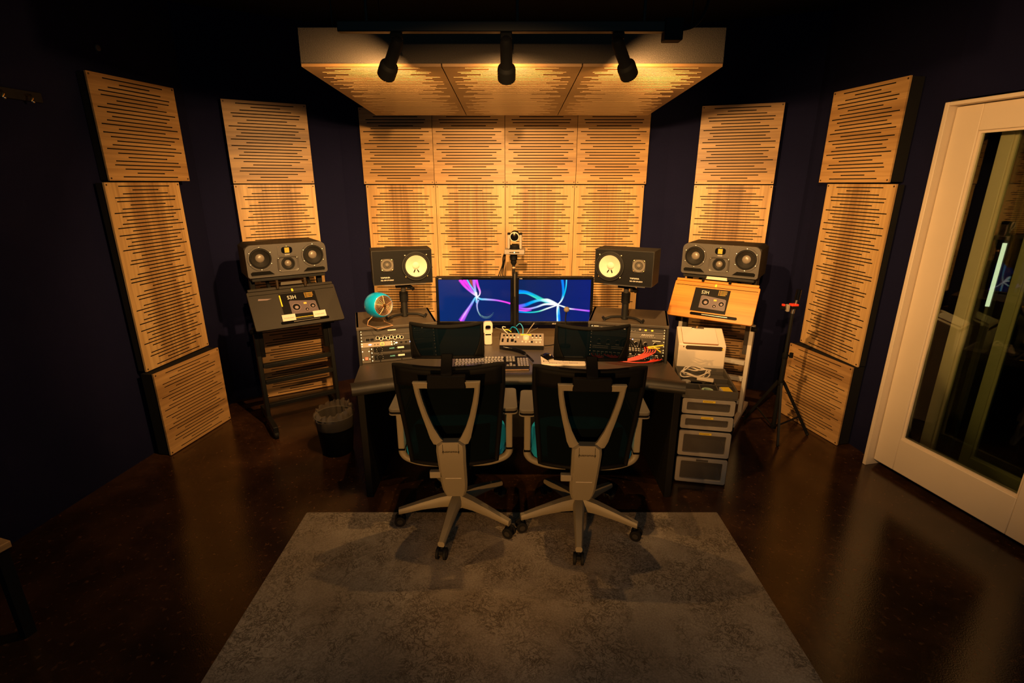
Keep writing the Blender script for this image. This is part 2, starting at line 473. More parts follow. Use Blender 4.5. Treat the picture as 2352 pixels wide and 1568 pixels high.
# ------------------------------------------------------------------ room
HZ = 3.0
WALLS = {
    'left':        ((-3.04, -1.2), (-2.385, 4.06)),
    'left_corner': ((-2.385, 4.06), (-1.457, 4.62)),
    'front':       ((-1.457, 4.62), (1.334, 4.62)),
    'right_corner':((1.334, 4.62), (2.345, 4.262)),
}
struct('floor', MB().box(-4.2, 6.0, -2.2, 6.0, -0.12, 0.0), FLOORM)
struct('ceiling', MB().box(-4.2, 6.0, 1.6, 6.0, HZ, HZ+0.1), CEILM)
struct('trim_2', MB().box(-4.2, 4.6, .26, .46, HZ, HZ+.12), CEILM)      # beam that carries the rear light rail
def wall(name, a, b, th=0.12, z0=0.0, z1=HZ):
    an, L, c = AB(a, b)
    mb = MB().box(-L/2, L/2, 0.0, th, z0, z1)
    o = struct(name, mb, NAVY, smooth=False)
    o.location = (c[0], c[1], 0); o.rotation_euler = (0, 0, an)
    return o
for k, (a, b) in WALLS.items(): wall('wall_'+k, a, b)
# right wall up to the door opening, the part above the door and the part past it
LD = Vector((2.482, 3.087)); DD = Vector((0.21227, -0.97721)); DN = Vector((0.97721, 0.21227))
def dpt(s, off): p = LD + DD*s + DN*off; return (p.x, p.y)
wall('wall_right', (2.345, 4.262), dpt(-0.035, -0.02))
wall('wall_right_header', dpt(-0.035, -0.02), dpt(1.03, -0.02), z0=2.24)
wall('wall_right_return', dpt(1.03, -0.02), dpt(3.2, -0.02))
# the dark lobby behind the glass
wall('wall_lobby_far', dpt(-1.2, 1.5), dpt(3.4, 1.5))
wall('wall_lobby_end', dpt(-1.0, 0.1), dpt(-1.0, 1.5))
an_door = math.atan2(DD.y, DD.x)   # door frame: local x along the wall to the right, local y away

# ------------------------------------------------------------------ acoustic panels
SEQ = [.685,.35,.61,.82,.79,.48,.70,.91,.74,.65,.775,.905,.56,.91,.77,.65,.77,.905,.69,.475,.77,.81,.60,.34,.68]
FACE_CACHE = {}
def slot_face(mb, w, h, seq, th, depth, m=None, dark=None):
    """front board at y=0 with horizontal slots cut through it (board goes back to depth)"""
    n = len(seq); pitch = h/(n+1.0)
    def quad(x0, x1, z0, z1): mb.add([(x0,0,z0),(x1,0,z0),(x1,0,z1),(x0,0,z1)], [(0,1,2,3)], m)
    zp = 0.0
    for i in range(n):
        f = seq[n-1-i]; zc = pitch*(i+1); x = w*f/2; z0 = zc-th/2; z1 = zc+th/2
        quad(-w/2, w/2, zp, z0)
        quad(-w/2, -x, z0, z1); quad(x, w/2, z0, z1)
        vs = [(-x,0,z0),(x,0,z0),(x,0,z1),(-x,0,z1),(-x,depth,z0),(x,depth,z0),(x,depth,z1),(-x,depth,z1)]
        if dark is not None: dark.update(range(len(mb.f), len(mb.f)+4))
        mb.add(vs, [(0,4,5,1),(1,5,6,2),(2,6,7,3),(3,7,4,0)], m)
        zp = z1
    quad(-w/2, w/2, zp, h)
    d = depth
    mb.add([(-w/2,0,0),(w/2,0,0),(w/2,0,h),(-w/2,0,h),(-w/2,d,0),(w/2,d,0),(w/2,d,h),(-w/2,d,h)],
           [(0,4,5,1),(1,5,6,2),(2,6,7,3),(3,7,4,0)], m)
def panel(label, A, B, z0, h, seq, wd, thick, group, slot=0.0066, gap=0.004):
    an, L, c = AB(A, B); w = L - gap
    t = thing('acoustic_panel', label, 'acoustic panel', (c[0], c[1], z0), an, group)
    key = (round(w,3), round(h,3), len(seq), wd.name, slot)
    if key in FACE_CACHE:
        o = FACE_CACHE[key].copy(); COL.objects.link(o); o.parent = t
    else:
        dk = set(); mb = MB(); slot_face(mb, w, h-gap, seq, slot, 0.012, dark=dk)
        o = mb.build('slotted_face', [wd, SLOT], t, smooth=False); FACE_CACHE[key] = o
        for k in dk: o.data.polygons[k].material_index = 1  # slot walls coloured black for the shade inside the slots
    MB().box(-w/2+.003, w/2-.003, 0.0121, thick, 0.003, h-gap-.003).build('fabric_core', CORE, t, smooth=False)
    for sx in (-1, 1):
        for z in (0.014, h-gap-0.014):
            MB().lathe([(0.0055, 0), (0.0055, 0.0015), (0.002, 0.0022), (0.0003, 0.0014)], Matrix.Translation((sx*(w/2-0.014), 0, z)) @ TOY, 10).build('screw', SCREW, t)
    return t
S52 = SEQ + [.885, .885] + SEQ
G1 = 'wooden slotted acoustic panels on the walls'
# left side stack
panel('top panel of the leftmost slotted wood stack, upper edge fading into shadow', (-2.415,3.205), (-2.285,3.79), 1.812, .6, SEQ, WOOD_H, .07, G1)
panel('tall middle panel of the leftmost slotted wood stack', (-2.414,3.152), (-2.338,3.745), .606, 1.2, S52, WOOD_V, .06, G1)
panel('thick slotted wood box standing on the floor at the foot of the leftmost stack', (-2.350,3.118), (-2.243,3.70), .006, .598, SEQ, WOOD_H, .10, G1, slot=.0050)
# left corner stack
for lab, z0, h, sq, wd in (('top panel of the wood stack behind the left loudspeaker', 1.795, .6, SEQ, WOOD_H),
                           ('tall middle wood panel right behind the left black loudspeaker stand', .59, 1.2, S52, WOOD_V),
                           ('floor level slotted wood panel seen through the rungs of the black stand', .006, .58, SEQ, WOOD_H)):
    panel(lab, (-2.150,4.112), (-1.633,4.412), z0, h, sq, wd, .06, G1)
# front wall: four over four
FX0 = -1.259; names = ('first', 'second', 'third', 'fourth')
for i in range(4):
    a = (FX0 + .6*i, 4.535); b = (FX0 + .6*(i+1), 4.535)
    panel('%s panel from the left in the upper row on the front wall' % names[i], a, b, 1.79, .6, SEQ, WOOD_H, .075, G1)
for i in range(4):
    a = (FX0+.012 + .594*i, 4.54); b = (FX0+.012 + .594*(i+1), 4.54)
    panel('%s tall panel from the left in the lower row on the front wall' % names[i], a, b, .585, 1.2, S52, WOOD_V, .07, G1)
# right corner stack
for lab, z0, h, sq, wd in (('top panel of the wood stack behind the right loudspeaker', 1.79, .6, SEQ, WOOD_H),
                           ('tall middle wood panel right behind the right loudspeaker', .585, 1.2, S52, WOOD_V),
                           ('floor level slotted wood panel seen behind the white stand legs', .006, .575, SEQ, WOOD_H)):
    panel(lab, (1.523,4.456), (2.088,4.253), z0, h, sq, wd, .06, G1)
# right side stack
panel('top panel of the rightmost slotted wood stack, protruding beside the door', (2.232,3.885), (2.325,3.292), 1.802, .6, SEQ, WOOD_H, .10, G1)
panel('tall middle panel of the rightmost slotted wood stack near the door', (2.288,3.868), (2.362,3.272), .596, 1.2, S52, WOOD_V, .06, G1)
panel('thick slotted wood box on the floor behind the tripod stand', (2.195,3.835), (2.325,3.262), .004, .594, SEQ, WOOD_H, .102, G1, slot=.0050)

# ------------------------------------------------------------------ ceiling cloud
LITSLOT = mat('lit_slot_wood', (0.50, 0.32, 0.14), 0.6)  # cloud slot walls, coloured paler for the light they catch
def cloud():
    yn, yf, zn, zf = 2.43, 3.67, 2.274, 2.226
    pitch = math.atan2(zf-zn, yf-yn); Ld = math.hypot(yf-yn, zf-zn)
    mt = Matrix.Translation((0, yn, zn)) @ Matrix.Rotation(pitch, 4, 'X')
    t = thing('ceiling_cloud', 'hanging acoustic ceiling cloud with grey fabric edge and three slotted wood panels', 'ceiling panel', matrix=mt)
    MB().box(-.905, .905, 0, Ld, .012, .152).build('fabric_frame', CFAB, t, bevel=.004)
    for i in range(3):
        x = (-1 + i)*.602
        # face looks down: local x kept, local z of the slot face runs along +y of the cloud
        m = Matrix(((1,0,0,x),(0,0,1,0),(0,1,0,0),(0,0,0,1)))
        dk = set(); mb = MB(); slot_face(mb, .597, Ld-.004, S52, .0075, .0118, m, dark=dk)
        o = mb.build('slotted_face', [WOOD_C, LITSLOT], t, smooth=False)
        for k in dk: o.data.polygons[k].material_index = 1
    for x in (-.8, .8):
        for y in (.15, Ld-.15):
            MB().cyl((x, y, .15), (x, y - .03, HZ-2.28), .003, n=8).build('suspension_wire', BLACKM, t)
    return t
cloud()

# ------------------------------------------------------------------ track and lamps
def spot_head(x, y0, zr, axis, lab, aim, energy, size, spill, group, wide=1.0):
    s = thing('track_spotlight', lab, 'spotlight', (x, y0, zr), 0, group)
    MB().box(-.022, .022, -.016, .016, -.022, -.001).build('track_adapter', BLACK, s, bevel=.003)
    MB().cyl((0,0,-.075), (0,0,-.02), .009, n=12).build('stem', BLACK, s)
    q = Vector((0,0,1)).rotation_difference(axis.normalized()).to_matrix().to_4x4()
    m = Matrix.Translation(Vector((0,-.015,-.045))) @ q
    MB().lathe([(.0005,-.03),(.016,-.028),(.022,-.018),(.0235,.0),(.0235,.085),(.025,.092),(.035,.100),(.0365,.106),(.0365,.150),(.0345,.151),(.0335,.140),(.033,.120)], m, 28).build('lamp_body', BLACK, s)
    MB().lathe([(.033,.121),(.0005,.121)], m, 28).build('lens', LAMPFACE, s)
    la = Vector(aim).normalized()
    for nm, en in (('lamp_beam', energy), ('lamp_spill', spill)):
        if not en: continue
        ld = bpy.data.lights.new(nm, 'SPOT' if nm == 'lamp_beam' else 'POINT')
        ld.energy = en; ld.color = LAMP_COL; ld.shadow_soft_size = .022 if nm == 'lamp_beam' else .012
        if nm == 'lamp_beam': ld.spot_size = R(size); ld.spot_blend = 1.0
        lo = bpy.data.objects.new(nm, ld); COL.objects.link(lo); lo.parent = s
        # the beam leaves at the mouth of the can, the stray light just inside it
        lo.location = m @ Vector((0,0,0.1345 if nm == 'lamp_spill' else .158))
        lo.rotation_euler = Vector((0,0,-1)).rotation_difference(la).to_euler()
        if nm == 'lamp_beam': lo.scale = (wide, 1, 1)      # flat oval beam of a head with barn doors
    return s
def lamps():
    y0, zr = 2.20, 2.345
    t = thing('light_track', 'black ceiling light track hanging in front of the cloud', 'light track', (0, y0, zr))
    MB().box(-.66, .60, -.018, .018, 0, .035).build('rail', BLACKM, t, bevel=.003)
    MB().box(.575, .645, -.026, .026, -.03, .045).build('feed_box', BLACK, t, bevel=.004)
    MB().tube(smooth_path([(.645,0,.01),(.70,0,.03),(.735,0,.10),(.742,0,.25),(.742,0,.45),(.742,0,HZ-zr)]), .006, 8).build('power_cord', BLACK, t)
    for x in (-.55, 0.02, .5):
        MB().cyl((x,0,.035), (x,0,HZ-zr), .006, n=8).build('hanging_rod', BLACKM, t)
    # (x on the rail, sideways lean of the can, label, beam direction, beam power)
    G = 'black spotlights on the ceiling track'
    for x, lean, lab, aim, en in ((-.440, -.51, 'left track spotlight, tilted outwards to the left', (-1.5,2.0,-1.5), LAMP_W),
                                  (-.022, .0, 'middle track spotlight, pointing straight at the front wall', (0,2.2,-1.4), LAMP_W*.45),
                                  (.405, .51, 'right track spotlight, tilted outwards to the right', (1.4,2.1,-1.1), LAMP_W)):
        spot_head(x, y0, zr, Vector((lean, .76, -.62)), lab, aim, en, 80, SPILL_W, G)
    # second rail above the viewer, with one head throwing its beam over the desk at the front wall
    y1, z1 = .36, 2.30
    t = thing('light_track', 'short black light track above the viewer with two spotlights', 'light track', (0, y1, z1))
    MB().box(-.30, .30, -.018, .018, 0, .035).build('rail', BLACKM, t, bevel=.003)
    for x in (-.2, .2): MB().cyl((x,0,.035), (x,0,HZ-z1), .006, n=8).build('hanging_rod', BLACKM, t)
    spot_head(-.05, y1, z1, Vector((0, .97, -.22)), 'spotlight above the viewer aimed over the desk', (0,4.1,-1.2), REAR_W, 44, 0, None, wide=2.0)
    spot_head(.20, y1, z1, Vector((.72, .66, -.22)), 'spotlight above the viewer aimed at the glass door', (2.3,2.55,-.85), DOOR_W, 56, 0, None)
lamps()

# added warm spotlight, unseen behind the viewer, brightens the chair backs
def back_lamp():
    t = thing('chair_fill_lamp', 'added warm spotlight on a floor stand, out of view, to brighten the chairs', 'lamp', (-.8, -1.6, 0))
    MB().lathe([(.0003,0),(.14,0),(.14,.012),(.012,.025),(.012,.86),(.0003,.86)], None, 28).build('base', BLACKM, t)
    ax = Vector((.82, 3.85, -.02)).normalized()
    m = Matrix.Translation((0,0,.92)) @ Vector((0,0,1)).rotation_difference(ax).to_matrix().to_4x4()
    MB().lathe([(.0005,-.06),(.04,-.058),(.05,-.04),(.06,.08),(.075,.14),(.073,.14),(.055,.06),(.0005,.05)], m, 28).build('lamp_head', BLACK, t)
    MB().lathe([(.055,.066),(.0005,.066)], m, 24).build('lens', LAMPFACE, t)
    ld = bpy.data.lights.new('lamp_beam', 'SPOT'); ld.energy = 340; ld.color = (1.0, .46, .11); ld.shadow_soft_size = .05
    ld.spot_size = R(36); ld.spot_blend = .45
    lo = bpy.data.objects.new('lamp_beam', ld); COL.objects.link(lo); lo.parent = t; lo.location = m @ Vector((0,0,.15))
    lo.rotation_euler = Vector((0,0,-1)).rotation_difference(ax).to_euler()
back_lamp()

# ------------------------------------------------------------------ rug
t = MB().prismz(rrect(2.335, 3.3, .01, 3), 0.0, .009).build('area_rug', RUGM)
t.location = (0, 2.48-1.65, 0.0005)
tag(t, 'large faded beige rug with distressed floral pattern on the dark floor', 'rug')

# ------------------------------------------------------------------ glass door on the right
def door():
    def frame(name, s0, s1, z0, z1, off, st, rail_b, rail_t, th, m=WHITE, glass=True, kind='door_1'):
        t = bpy.data.objects.new(name, None); COL.objects.link(t)
        p = dpt(0, off); t.location = (p[0], p[1], 0); t.rotation_euler = (0,0,an_door); t['kind'] = 'structure'
        MB().box(s0, s0+st, 0, th, z0, z1).build('stile', m, t, bevel=.004)
        MB().box(s1-st, s1, 0, th, z0, z1).build('stile', m, t, bevel=.004)
        MB().box(s0+st, s1-st, 0, th, z0, z0+rail_b).build('bottom_rail', m, t, bevel=.004)
        MB().box(s0+st, s1-st, 0, th, z1-rail_t, z1).build('top_rail', m, t, bevel=.004)
        mb = MB(); a = .012
        frame_rr(mb, s1-s0-2*st+.006, z1-z0-rail_b-rail_t+.006, s1-s0-2*st-2*a, z1-z0-rail_b-rail_t-2*a, .002, .002, th*.25, th*.75, 2, (s0+s1)/2, (z0+rail_b+z1-rail_t)/2)
        mb.build('glazing_bead', m, t)
        g = MB().box(s0+st-.004, s1-st+.004, th*.45, th*.55, z0+rail_b-.004, z1-rail_t+.004).build('glass_pane', GLASS, t, smooth=False)
        return t
    d = frame('door_1', .058, .98, .043, 2.192, -.085, .138, .219, .132, .05)
    # casing (jamb reveal standing proud of the wall)
    c = bpy.data.objects.new('trim_1', None); COL.objects.link(c)
    p = dpt(0, 0); c.location = (p[0], p[1], 0); c.rotation_euler = (0,0,an_door); c['kind'] = 'structure'
    MB().box(.030, .054, -.137, -.003, 0, 2.216).build('jamb', WHITE, c, bevel=.003)
    MB().box(.984, 1.02, -.137, -.003, 0, 2.216).build('jamb', WHITE, c, bevel=.003)
    MB().box(.054, .984, -.137, -.003, 2.196, 2.216).build('head_jamb', WHITE, c, bevel=.003)
    MB().box(-.06, .0, -.015, .055, 0, 2.24).build('side_jamb', BLACKM, c)
    MB().box(.06, .98, -.02, .06, -.0, .006).build('threshold', BLACKM, c)
    frame('door_2', .208, 1.02, .012, 2.16, .06, .065, .190, .085, .045)
    frame('window_1', .340, 1.3, .012, 2.6, .22, .056, .195, .06, .04)
    t = thing('tube_light', 'thin lit tube light standing upright behind the glass door', 'lamp', (*dpt(.206, .31), 0), an_door)
    MB().box(-.03, .03, -.012, .05, 0, .02).build('foot', MGREY, t)
    MB().box(-.012, .012, 0, .03, .02, 1.9).build('back_channel', MGREY, t)
    MB().cyl((0,-.008,1.10), (0,-.008,1.47), .010, n=14).build('lit_tube', TUBE, t)
    MB().cyl((0,-.008,.98), (0,-.008,1.10), .008, n=14).build('tube_end', SILVER, t)
door()

# ------------------------------------------------------------------ big three-way loudspeakers
def woofer(t, x, z, rr, y0, cap=True):
    M = Matrix.Translation((x, y0, z)) @ TOY
    w = MB().lathe([(rr,0),(rr,.004),(rr*.99,.006),(rr*.86,.006),(rr*.83,.002)], M, 40).build('woofer', BAFFLE, t)
    MB().lathe([(rr*.83,.002),(rr*.80,.010),(rr*.75,.011),(rr*.70,.004)], M, 40).build('surround', RUBBER, w)
    MB().lathe([(rr*.70,.004),(rr*.55,-.008),(rr*.34,-.022)], M, 40).build('cone', CONE, w)
    prof = [(rr*.36*math.cos(R(a)), -.022+rr*.20*math.sin(R(a))) for a in range(0, 91, 10)]
    prof[-1] = (.0003, prof[-1][1])
    MB().lathe(prof, M, 32).build('dust_cap', CAPM, w)
    for k in range(6):
        a = R(30+60*k)
        MB().lathe([(.004,.006),(.004,.0085),(.0003,.0095)], M @ Matrix.Translation((rr*.925*math.cos(a), rr*.925*math.sin(a), 0)), 8).build('bolt', CHROME, w)
    return w
def adam(label, A, B, z):
    an, L, c = AB(A, B); w, h = .54, .226
    t = thing('studio_loudspeaker', label, 'loudspeaker', (c[0], c[1], z), an, 'large horizontal studio monitors')
    poly = [(-w/2,0.004),(w/2,0.004),(w/2,h-.02),(w/2-.03,h),(-w/2+.03,h),(-w/2,h-.02)]
    MB().prism(poly, .036, .30).prism(poly, .018, .030).build('cabinet', BLACKT, t) if False else None
    mb = MB().prism(poly, .034, .30); n = len(poly)
    inn = [(x*.93, .113+(z-.113)*.86) for x, z in poly]
    mb.add([(x,.016,z) for x,z in poly]+[(x,.034,z) for x,z in poly]+[(x,.016,z) for x,z in inn], [(i,(i+1)%n,n+(i+1)%n,n+i)[::-1] for i in range(n)]+[(i,(i+1)%n,2*n+(i+1)%n,2*n+i) for i in range(n)])
    mb.build('cabinet', BLACKT, t)
    bp = []
    r = .016
    for (x, zz, rr_) in ((w/2, 0, .018), (w/2, h, .045), (-w/2, h, .045), (-w/2, 0, .018)):
        sx = 1 if x > 0 else -1; sz = 1 if zz > 0 else -1
        arc = [(x - sx*rr_ + sx*rr_*math.cos(R(a)), zz - sz*rr_ + sz*rr_*math.sin(R(a))) for a in range(0, 91, 15)]
        if (sx > 0) != (sz > 0): arc = arc[::-1]
        if sx > 0 and sz < 0: pass
        bp += arc
    mb = MB(); plate_holes(mb, -w/2+.019, w/2-.019, .012, h-.012, [(-.178,.132,.070),(0,.085,.040),(.178,.132,.070)], 0)
    inner = [(-w/2+.019,.012),(w/2-.019,.012),(w/2-.019,h-.012),(-w/2+.019,h-.012)]
    # rounded outline joined to the inner rectangle
    n = len(bp)
    def near(p): return (max(-w/2+.019, min(w/2-.019, p[0])), max(.012, min(h-.012, p[1])))
    vs = [(x,0,z) for x,z in bp] + [(near(p)[0],0,near(p)[1]) for p in bp] + [(x,.02,z) for x,z in bp]
    fs = []
    for i in range(n):
        j = (i+1) % n; fs += [(i,j,n+j,n+i), (j,i,2*n+i,2*n+j)]
    mb.add(vs, fs)
    mb.build('front_baffle', BAFFLE, t)
    woofer(t, -.178, .132, .084, 0); woofer(t, .178, .132, .084, 0)
    # tweeter plate with folded gold ribbon
    tw = MB().prism(rrect(.126, .074, .014, 5, 0, .176), -.003, 0).build('tweeter_plate', BAFFLE, t)
    MB().prism(rrect(.074, .046, .018, 5, 0, .180), -.0042, -.003).build('ribbon_recess', BLACKG, tw)
    mb = MB()
    for k in range(4): mb.box(-.0155, .0155, -.008, -.0042, .1625+k*.0092, .1695+k*.0092)
    mb.build('folded_ribbon', RIBBON, tw)
    MB().box(-.003, .003, -.0045, -.003, .206, .210).build('status_light', LEDY, tw)
    for sx in (-1, 1):
        for zz in (.148, .204): MB().lathe([(.003,0),(.003,.0035),(.0003,.004)], Matrix.Translation((sx*.053,0,zz)) @ TOY, 8).build('bolt', SCREW, tw)
    text('ADAM', .0115, WHITEP, tw, (0, -.0035, .1445), align='CENTER')
    # midrange in a flared waveguide
    wg = MB()
    out = rrect(.146, .106, .022, 6, 0, .081); N = len(out)
    rows = []
    for f, y in ((1.0, -.003), (.97, -.006), (.90, -.004), (.0, .012)):
        if f == 0: rows.append([(.044*math.cos(2*PI*i/N+PI/N*0+R(0)), y, .085+.044*math.sin(2*PI*i/N)) for i in range(N)])
        else: rows.append([(x*f, y, .081+(zz-.081)*f) for x, zz in out])
    # align the circle with the rounded rectangle by angle
    rows[-1] = [(.044*math.cos(math.atan2(zz-.081, x)), .012, .085+.044*math.sin(math.atan2(zz-.081, x))) for x, zz in out]
    rows = [r_+[r_[0]] for r_ in rows]
    wg.grid(rows); g = wg.build('waveguide', BAFFLE, t)
    M = Matrix.Translation((0, .004, .085)) @ TOY
    md = MB().lathe([(.046,-.008),(.046,.004),(.043,.008),(.037,.008),(.034,.003)], M, 32).build('midrange_driver', RUBBER, t)
    MB().lathe([(.034,.003),(.028,-.002),(.0225,-.006)], M, 32).build('cone', CONE, md)
    prof = [(.024*math.cos(R(a)), -.006+.016*math.sin(R(a))) for a in range(0, 91, 10)]; prof[-1] = (.0003, .010)
    MB().lathe(prof, M, 32).build('dust_cap', CAPM, md)
    for sx in (-1, 1):
        for zz in (.038, .124): MB().lathe([(.0035,0),(.0035,.0075),(.0003,.0082)], Matrix.Translation((sx*.062,0,zz)) @ TOY, 8).build('bolt', CHROME, g)
    for sx in (-1, 1):
        poly = [(sx*.248,.017),(sx*.098,.017),(sx*.128,.043),(sx*.240,.043),(sx*.252,.034)]
        if sx > 0: poly = poly[::-1]
        MB().prism(poly, -.0015, 0).build('port', SLOT, t)
        MB().bar((sx*.1, -.003, .0155), (sx*.245, -.003, .0155), .004, .003).build('port_lip', BAFFLE, t)
    for sx in (-1, 1):
        for y in (.05, .26): MB().box(sx*.22-.02, sx*.22+.02, y-.02, y+.02, -.006, .004).build('rubber_foot', RUBBER, t)
    return t
AL = ((-1.822,3.497), (-1.384,3.806)); AR = ((1.290,3.872), (1.732,3.565))
adam('big three-driver studio loudspeaker on the black stand at left', *AL, 1.164)
adam('big three-driver studio loudspeaker on the wood topped stand at right', *AR, 1.146)

# ------------------------------------------------------------------ loudspeaker stands with tilted boards
def stand(label, A, B, zs, board, legm, bz, shift, name):
    an, L, c = AB(A, B)
    t = thing('loudspeaker_stand', label, 'loudspeaker stand', (c[0], c[1], 0), an)
    zt = zs - .006
    MB().box(-.25, .25, .0, .27, zt-.02, zt).build('top_plate', BLACKM if board is not WOOD_T else MATS['black_metal'], t, bevel=.003)
    for sx in (-1, 1):
        MB().bar((sx*.235, .14, .55), (sx*.235, .14, zt-.02), .035, .05).build('inner_post', BLACKM if legm is BLACKM else CFAB, t, bevel=.003)
        lg = MB().bar((sx*.265, .10, .06), (sx*.265, .14, .78), .030, .06).build('leg', legm, t, bevel=.004)
        MB().cyl((sx*.262, .10, .76), (sx*.30, .10, .76), .018, n=14).build('clamp_knob', BLACK, lg)
        fb = MB().bar((sx*.265, -.16, .075), (sx*.265, .33, .075), .035, .035).build('foot_bar', legm, t, bevel=.004)
        for y in (-.15, .32):
            MB().cyl((sx*.265-.012, y, .028), (sx*.265+.012, y, .028), .0275, n=20).build('caster', RUBBER, fb)
            MB().bar((sx*.265, y, .03), (sx*.265, y, .062), .034, .03).build('caster_fork', BLACKM, fb)
            MB().cyl((sx*.265-.014, y, .028), (sx*.265+.014, y, .028), .012, n=14).build('caster_hub', MGREY, fb)
    for z in (.49, .36, .17):
        MB().box(-.25, .25, .075, .115, z-.015, z+.015).build('rung', legm, t, bevel=.002)
    # tilted board in front, hung from the top plate
    zb0, zb1 = bz; tl = math.atan2(zb1-zb0, shift)
    Lb = math.hypot(zb1-zb0, shift)
    def bp(u, v, n=0.0):   # u across, v up the slope, n out of the board
        return Vector((u, -shift + v*math.cos(tl) - n*math.sin(tl), zb0 + v*math.sin(tl) + n*math.cos(tl)))
    m = Matrix(((1, 0, 0, 0), (0, -math.sin(tl)*-1, math.cos(tl), -shift), (0, -math.cos(tl), math.sin(tl), zb0), (0,0,0,1)))
    # columns: local x, local y (into the board), local z (up the slope)
    m = Matrix(((1,0,0,0), (0, math.sin(tl), math.cos(tl), -shift), (0, -math.cos(tl), math.sin(tl), zb0), (0,0,0,1)))
    bo = MB().prism(rrect(.60, Lb, .012, 4, 0, Lb/2), 0, .018, None)
    bo = bo.build('tilted_board', board, t, bevel=.002); bo.matrix_local = m
    MB().box(-.29, .29, -.012, .006, Lb-.004, Lb+.016).build('top_lip', board, bo, bevel=.003)
    MB().box(-.29, .29, -.0006, .0, Lb-.034, Lb-.030).build('groove', SLOT, bo)
    MB().prism(rrect(.33, .022, .010, 4, .03, .034), -.003, 0).build('pen_tray', BLACKG, bo)
    MB().box(-.05, .13, -.0045, -.003, .032, .036).build('tray_highlight_rod', CHROME, bo)
    MB().box(-.006, .006, -.0012, 0, Lb-.028, Lb-.006).build('yellow_tab', YELLOW, bo)
    for sx in (-1, 1):
        MB().bar((sx*.14, .12, zt-.03), (sx*.14, 0.0, zb1-.02), .02, .02).build('board_bracket', BLACKM, t)
        MB().cyl((sx*.095+.0, -.015, zb1+.01), (sx*.095, -.015, zt-.02), .010, n=12).build('peg', SCREW if legm is BLACKM else BLACK, t)
    MB().prism([(-.075,zb1+.030),(.075,zb1+.030),(.07,zb1+.052),(-.07,zb1+.052)], -.02, -.008).build('handle', MGREY if legm is BLACKM else CREAM, t, bevel=.002)
    return t, bo, Lb
STL, BOL, LBL = stand('black wheeled loudspeaker stand with black tilted board, at left', *AL, 1.164, BOARDK, BLACKM, (.838,1.070), .205, 'l')
STR_, BOR, LBR = stand('white legged loudspeaker stand with amber wood board, at right', *AR, 1.146, WOOD_T, WHITEM, (.846,1.088), .150, 'r')
MB().prism([(-.24,LBL-.075),(-.18,LBL-.078),(-.15,LBL-.070),(-.20,LBL-.066),(-.235,LBL-.062)], -.0008, 0).build('maker_plate', POSTL, BOL)

def poster(label, bo, u, v, w, h, extra):
    bpy.context.view_layer.update()
    t = thing('poster', label, 'poster', matrix=bo.matrix_world @ Matrix.Translation((u, -.0012, v)))
    MB().box(-w/2, w/2, -.0008, .0008, 0, h).build('sheet', POSTER, t, smooth=False)
    y = -.0012
    text('S3H', h*.20, WHITEP, t, (-w*.30, y, h*.76), align='LEFT', sx=.9)
    mb = MB()
    for k in range(4): mb.box(w*.22, w*(.42-.03*(k==3)), y-.0002, y, h*(.93-.055*k), h*(.945-.055*k))
    for k in range(4): mb.box(w*.185, w*.205, y-.0002, y, h*(.925-.055*k), h*(.95-.055*k))
    mb.build('printed_lines', ORANGE, t)
    p = MB().prism([(-w*.28,h*.16),(w*.44,h*.13),(w*.46,h*.18),(w*.44,h*.58),(w*.40,h*.61),(-w*.24,h*.70),(-w*.28,h*.66)], y-.0002, y).build('printed_speaker', POSTG, t)
    for (cx, cz, r) in ((-w*.12,h*.42,w*.12),(w*.33,h*.40,w*.085),(w*.15,h*.28,w*.06)):
        M = Matrix.Translation((cx, y-.0003, cz)) @ TOY
        MB().lathe([(r,0),(r*.88,0)], M, 28).build('printed_ring', POSTL, p)
        MB().lathe([(r*.86,0),(.0003,0)], M, 28).build('printed_cone', POSTER, p)
        MB().lathe([(r*.42,.0001),(.0003,.0001)], M @ Matrix.Translation((r*.05,-r*.1,0)), 20).build('printed_cap', POSTL, p)
    MB().box(w*.10, w*.18, y-.0004, y-.0002, h*.50, h*.57).build('printed_tweeter', ORANGE, p)
    if extra:
        MB().box(-w*.5, -w*.47, y-.0003, y, h*.5, h*.95).build('yellow_bar', YELLOW, t)
        MB().box(-w*.5, w*.5, y-.0003, y, .0, .003).build('yellow_line', YELLOW, t)
    return t
poster('S3H speaker poster with yellow edge on the black board at left', BOL, .025, .062, .25, .205, True)
poster('S3H speaker poster lying on the amber wood board at right', BOR, -.015, .055, .25, .185, False)
def card(label, u, rz):
    bpy.context.view_layer.update()
    t = thing('name_card', label, 'card', matrix=BOL.matrix_world @ Matrix.Translation((u, -.004, .045)) @ Matrix.Rotation(R(rz), 4, 'Y') @ Matrix.Rotation(R(9), 4, 'X'))
    MB().box(-.044, .044, -.0006, .0006, 0, .048).build('card_sheet', PAPERW, t, smooth=False)
    text("I'M ADAM AUDIO", .0085, INK, t, (0, -.001, .018), align='CENTER')
card('left white name card leaning on the black board', -.075, 0)
card('right white name card leaning on the black board', .135, 0)

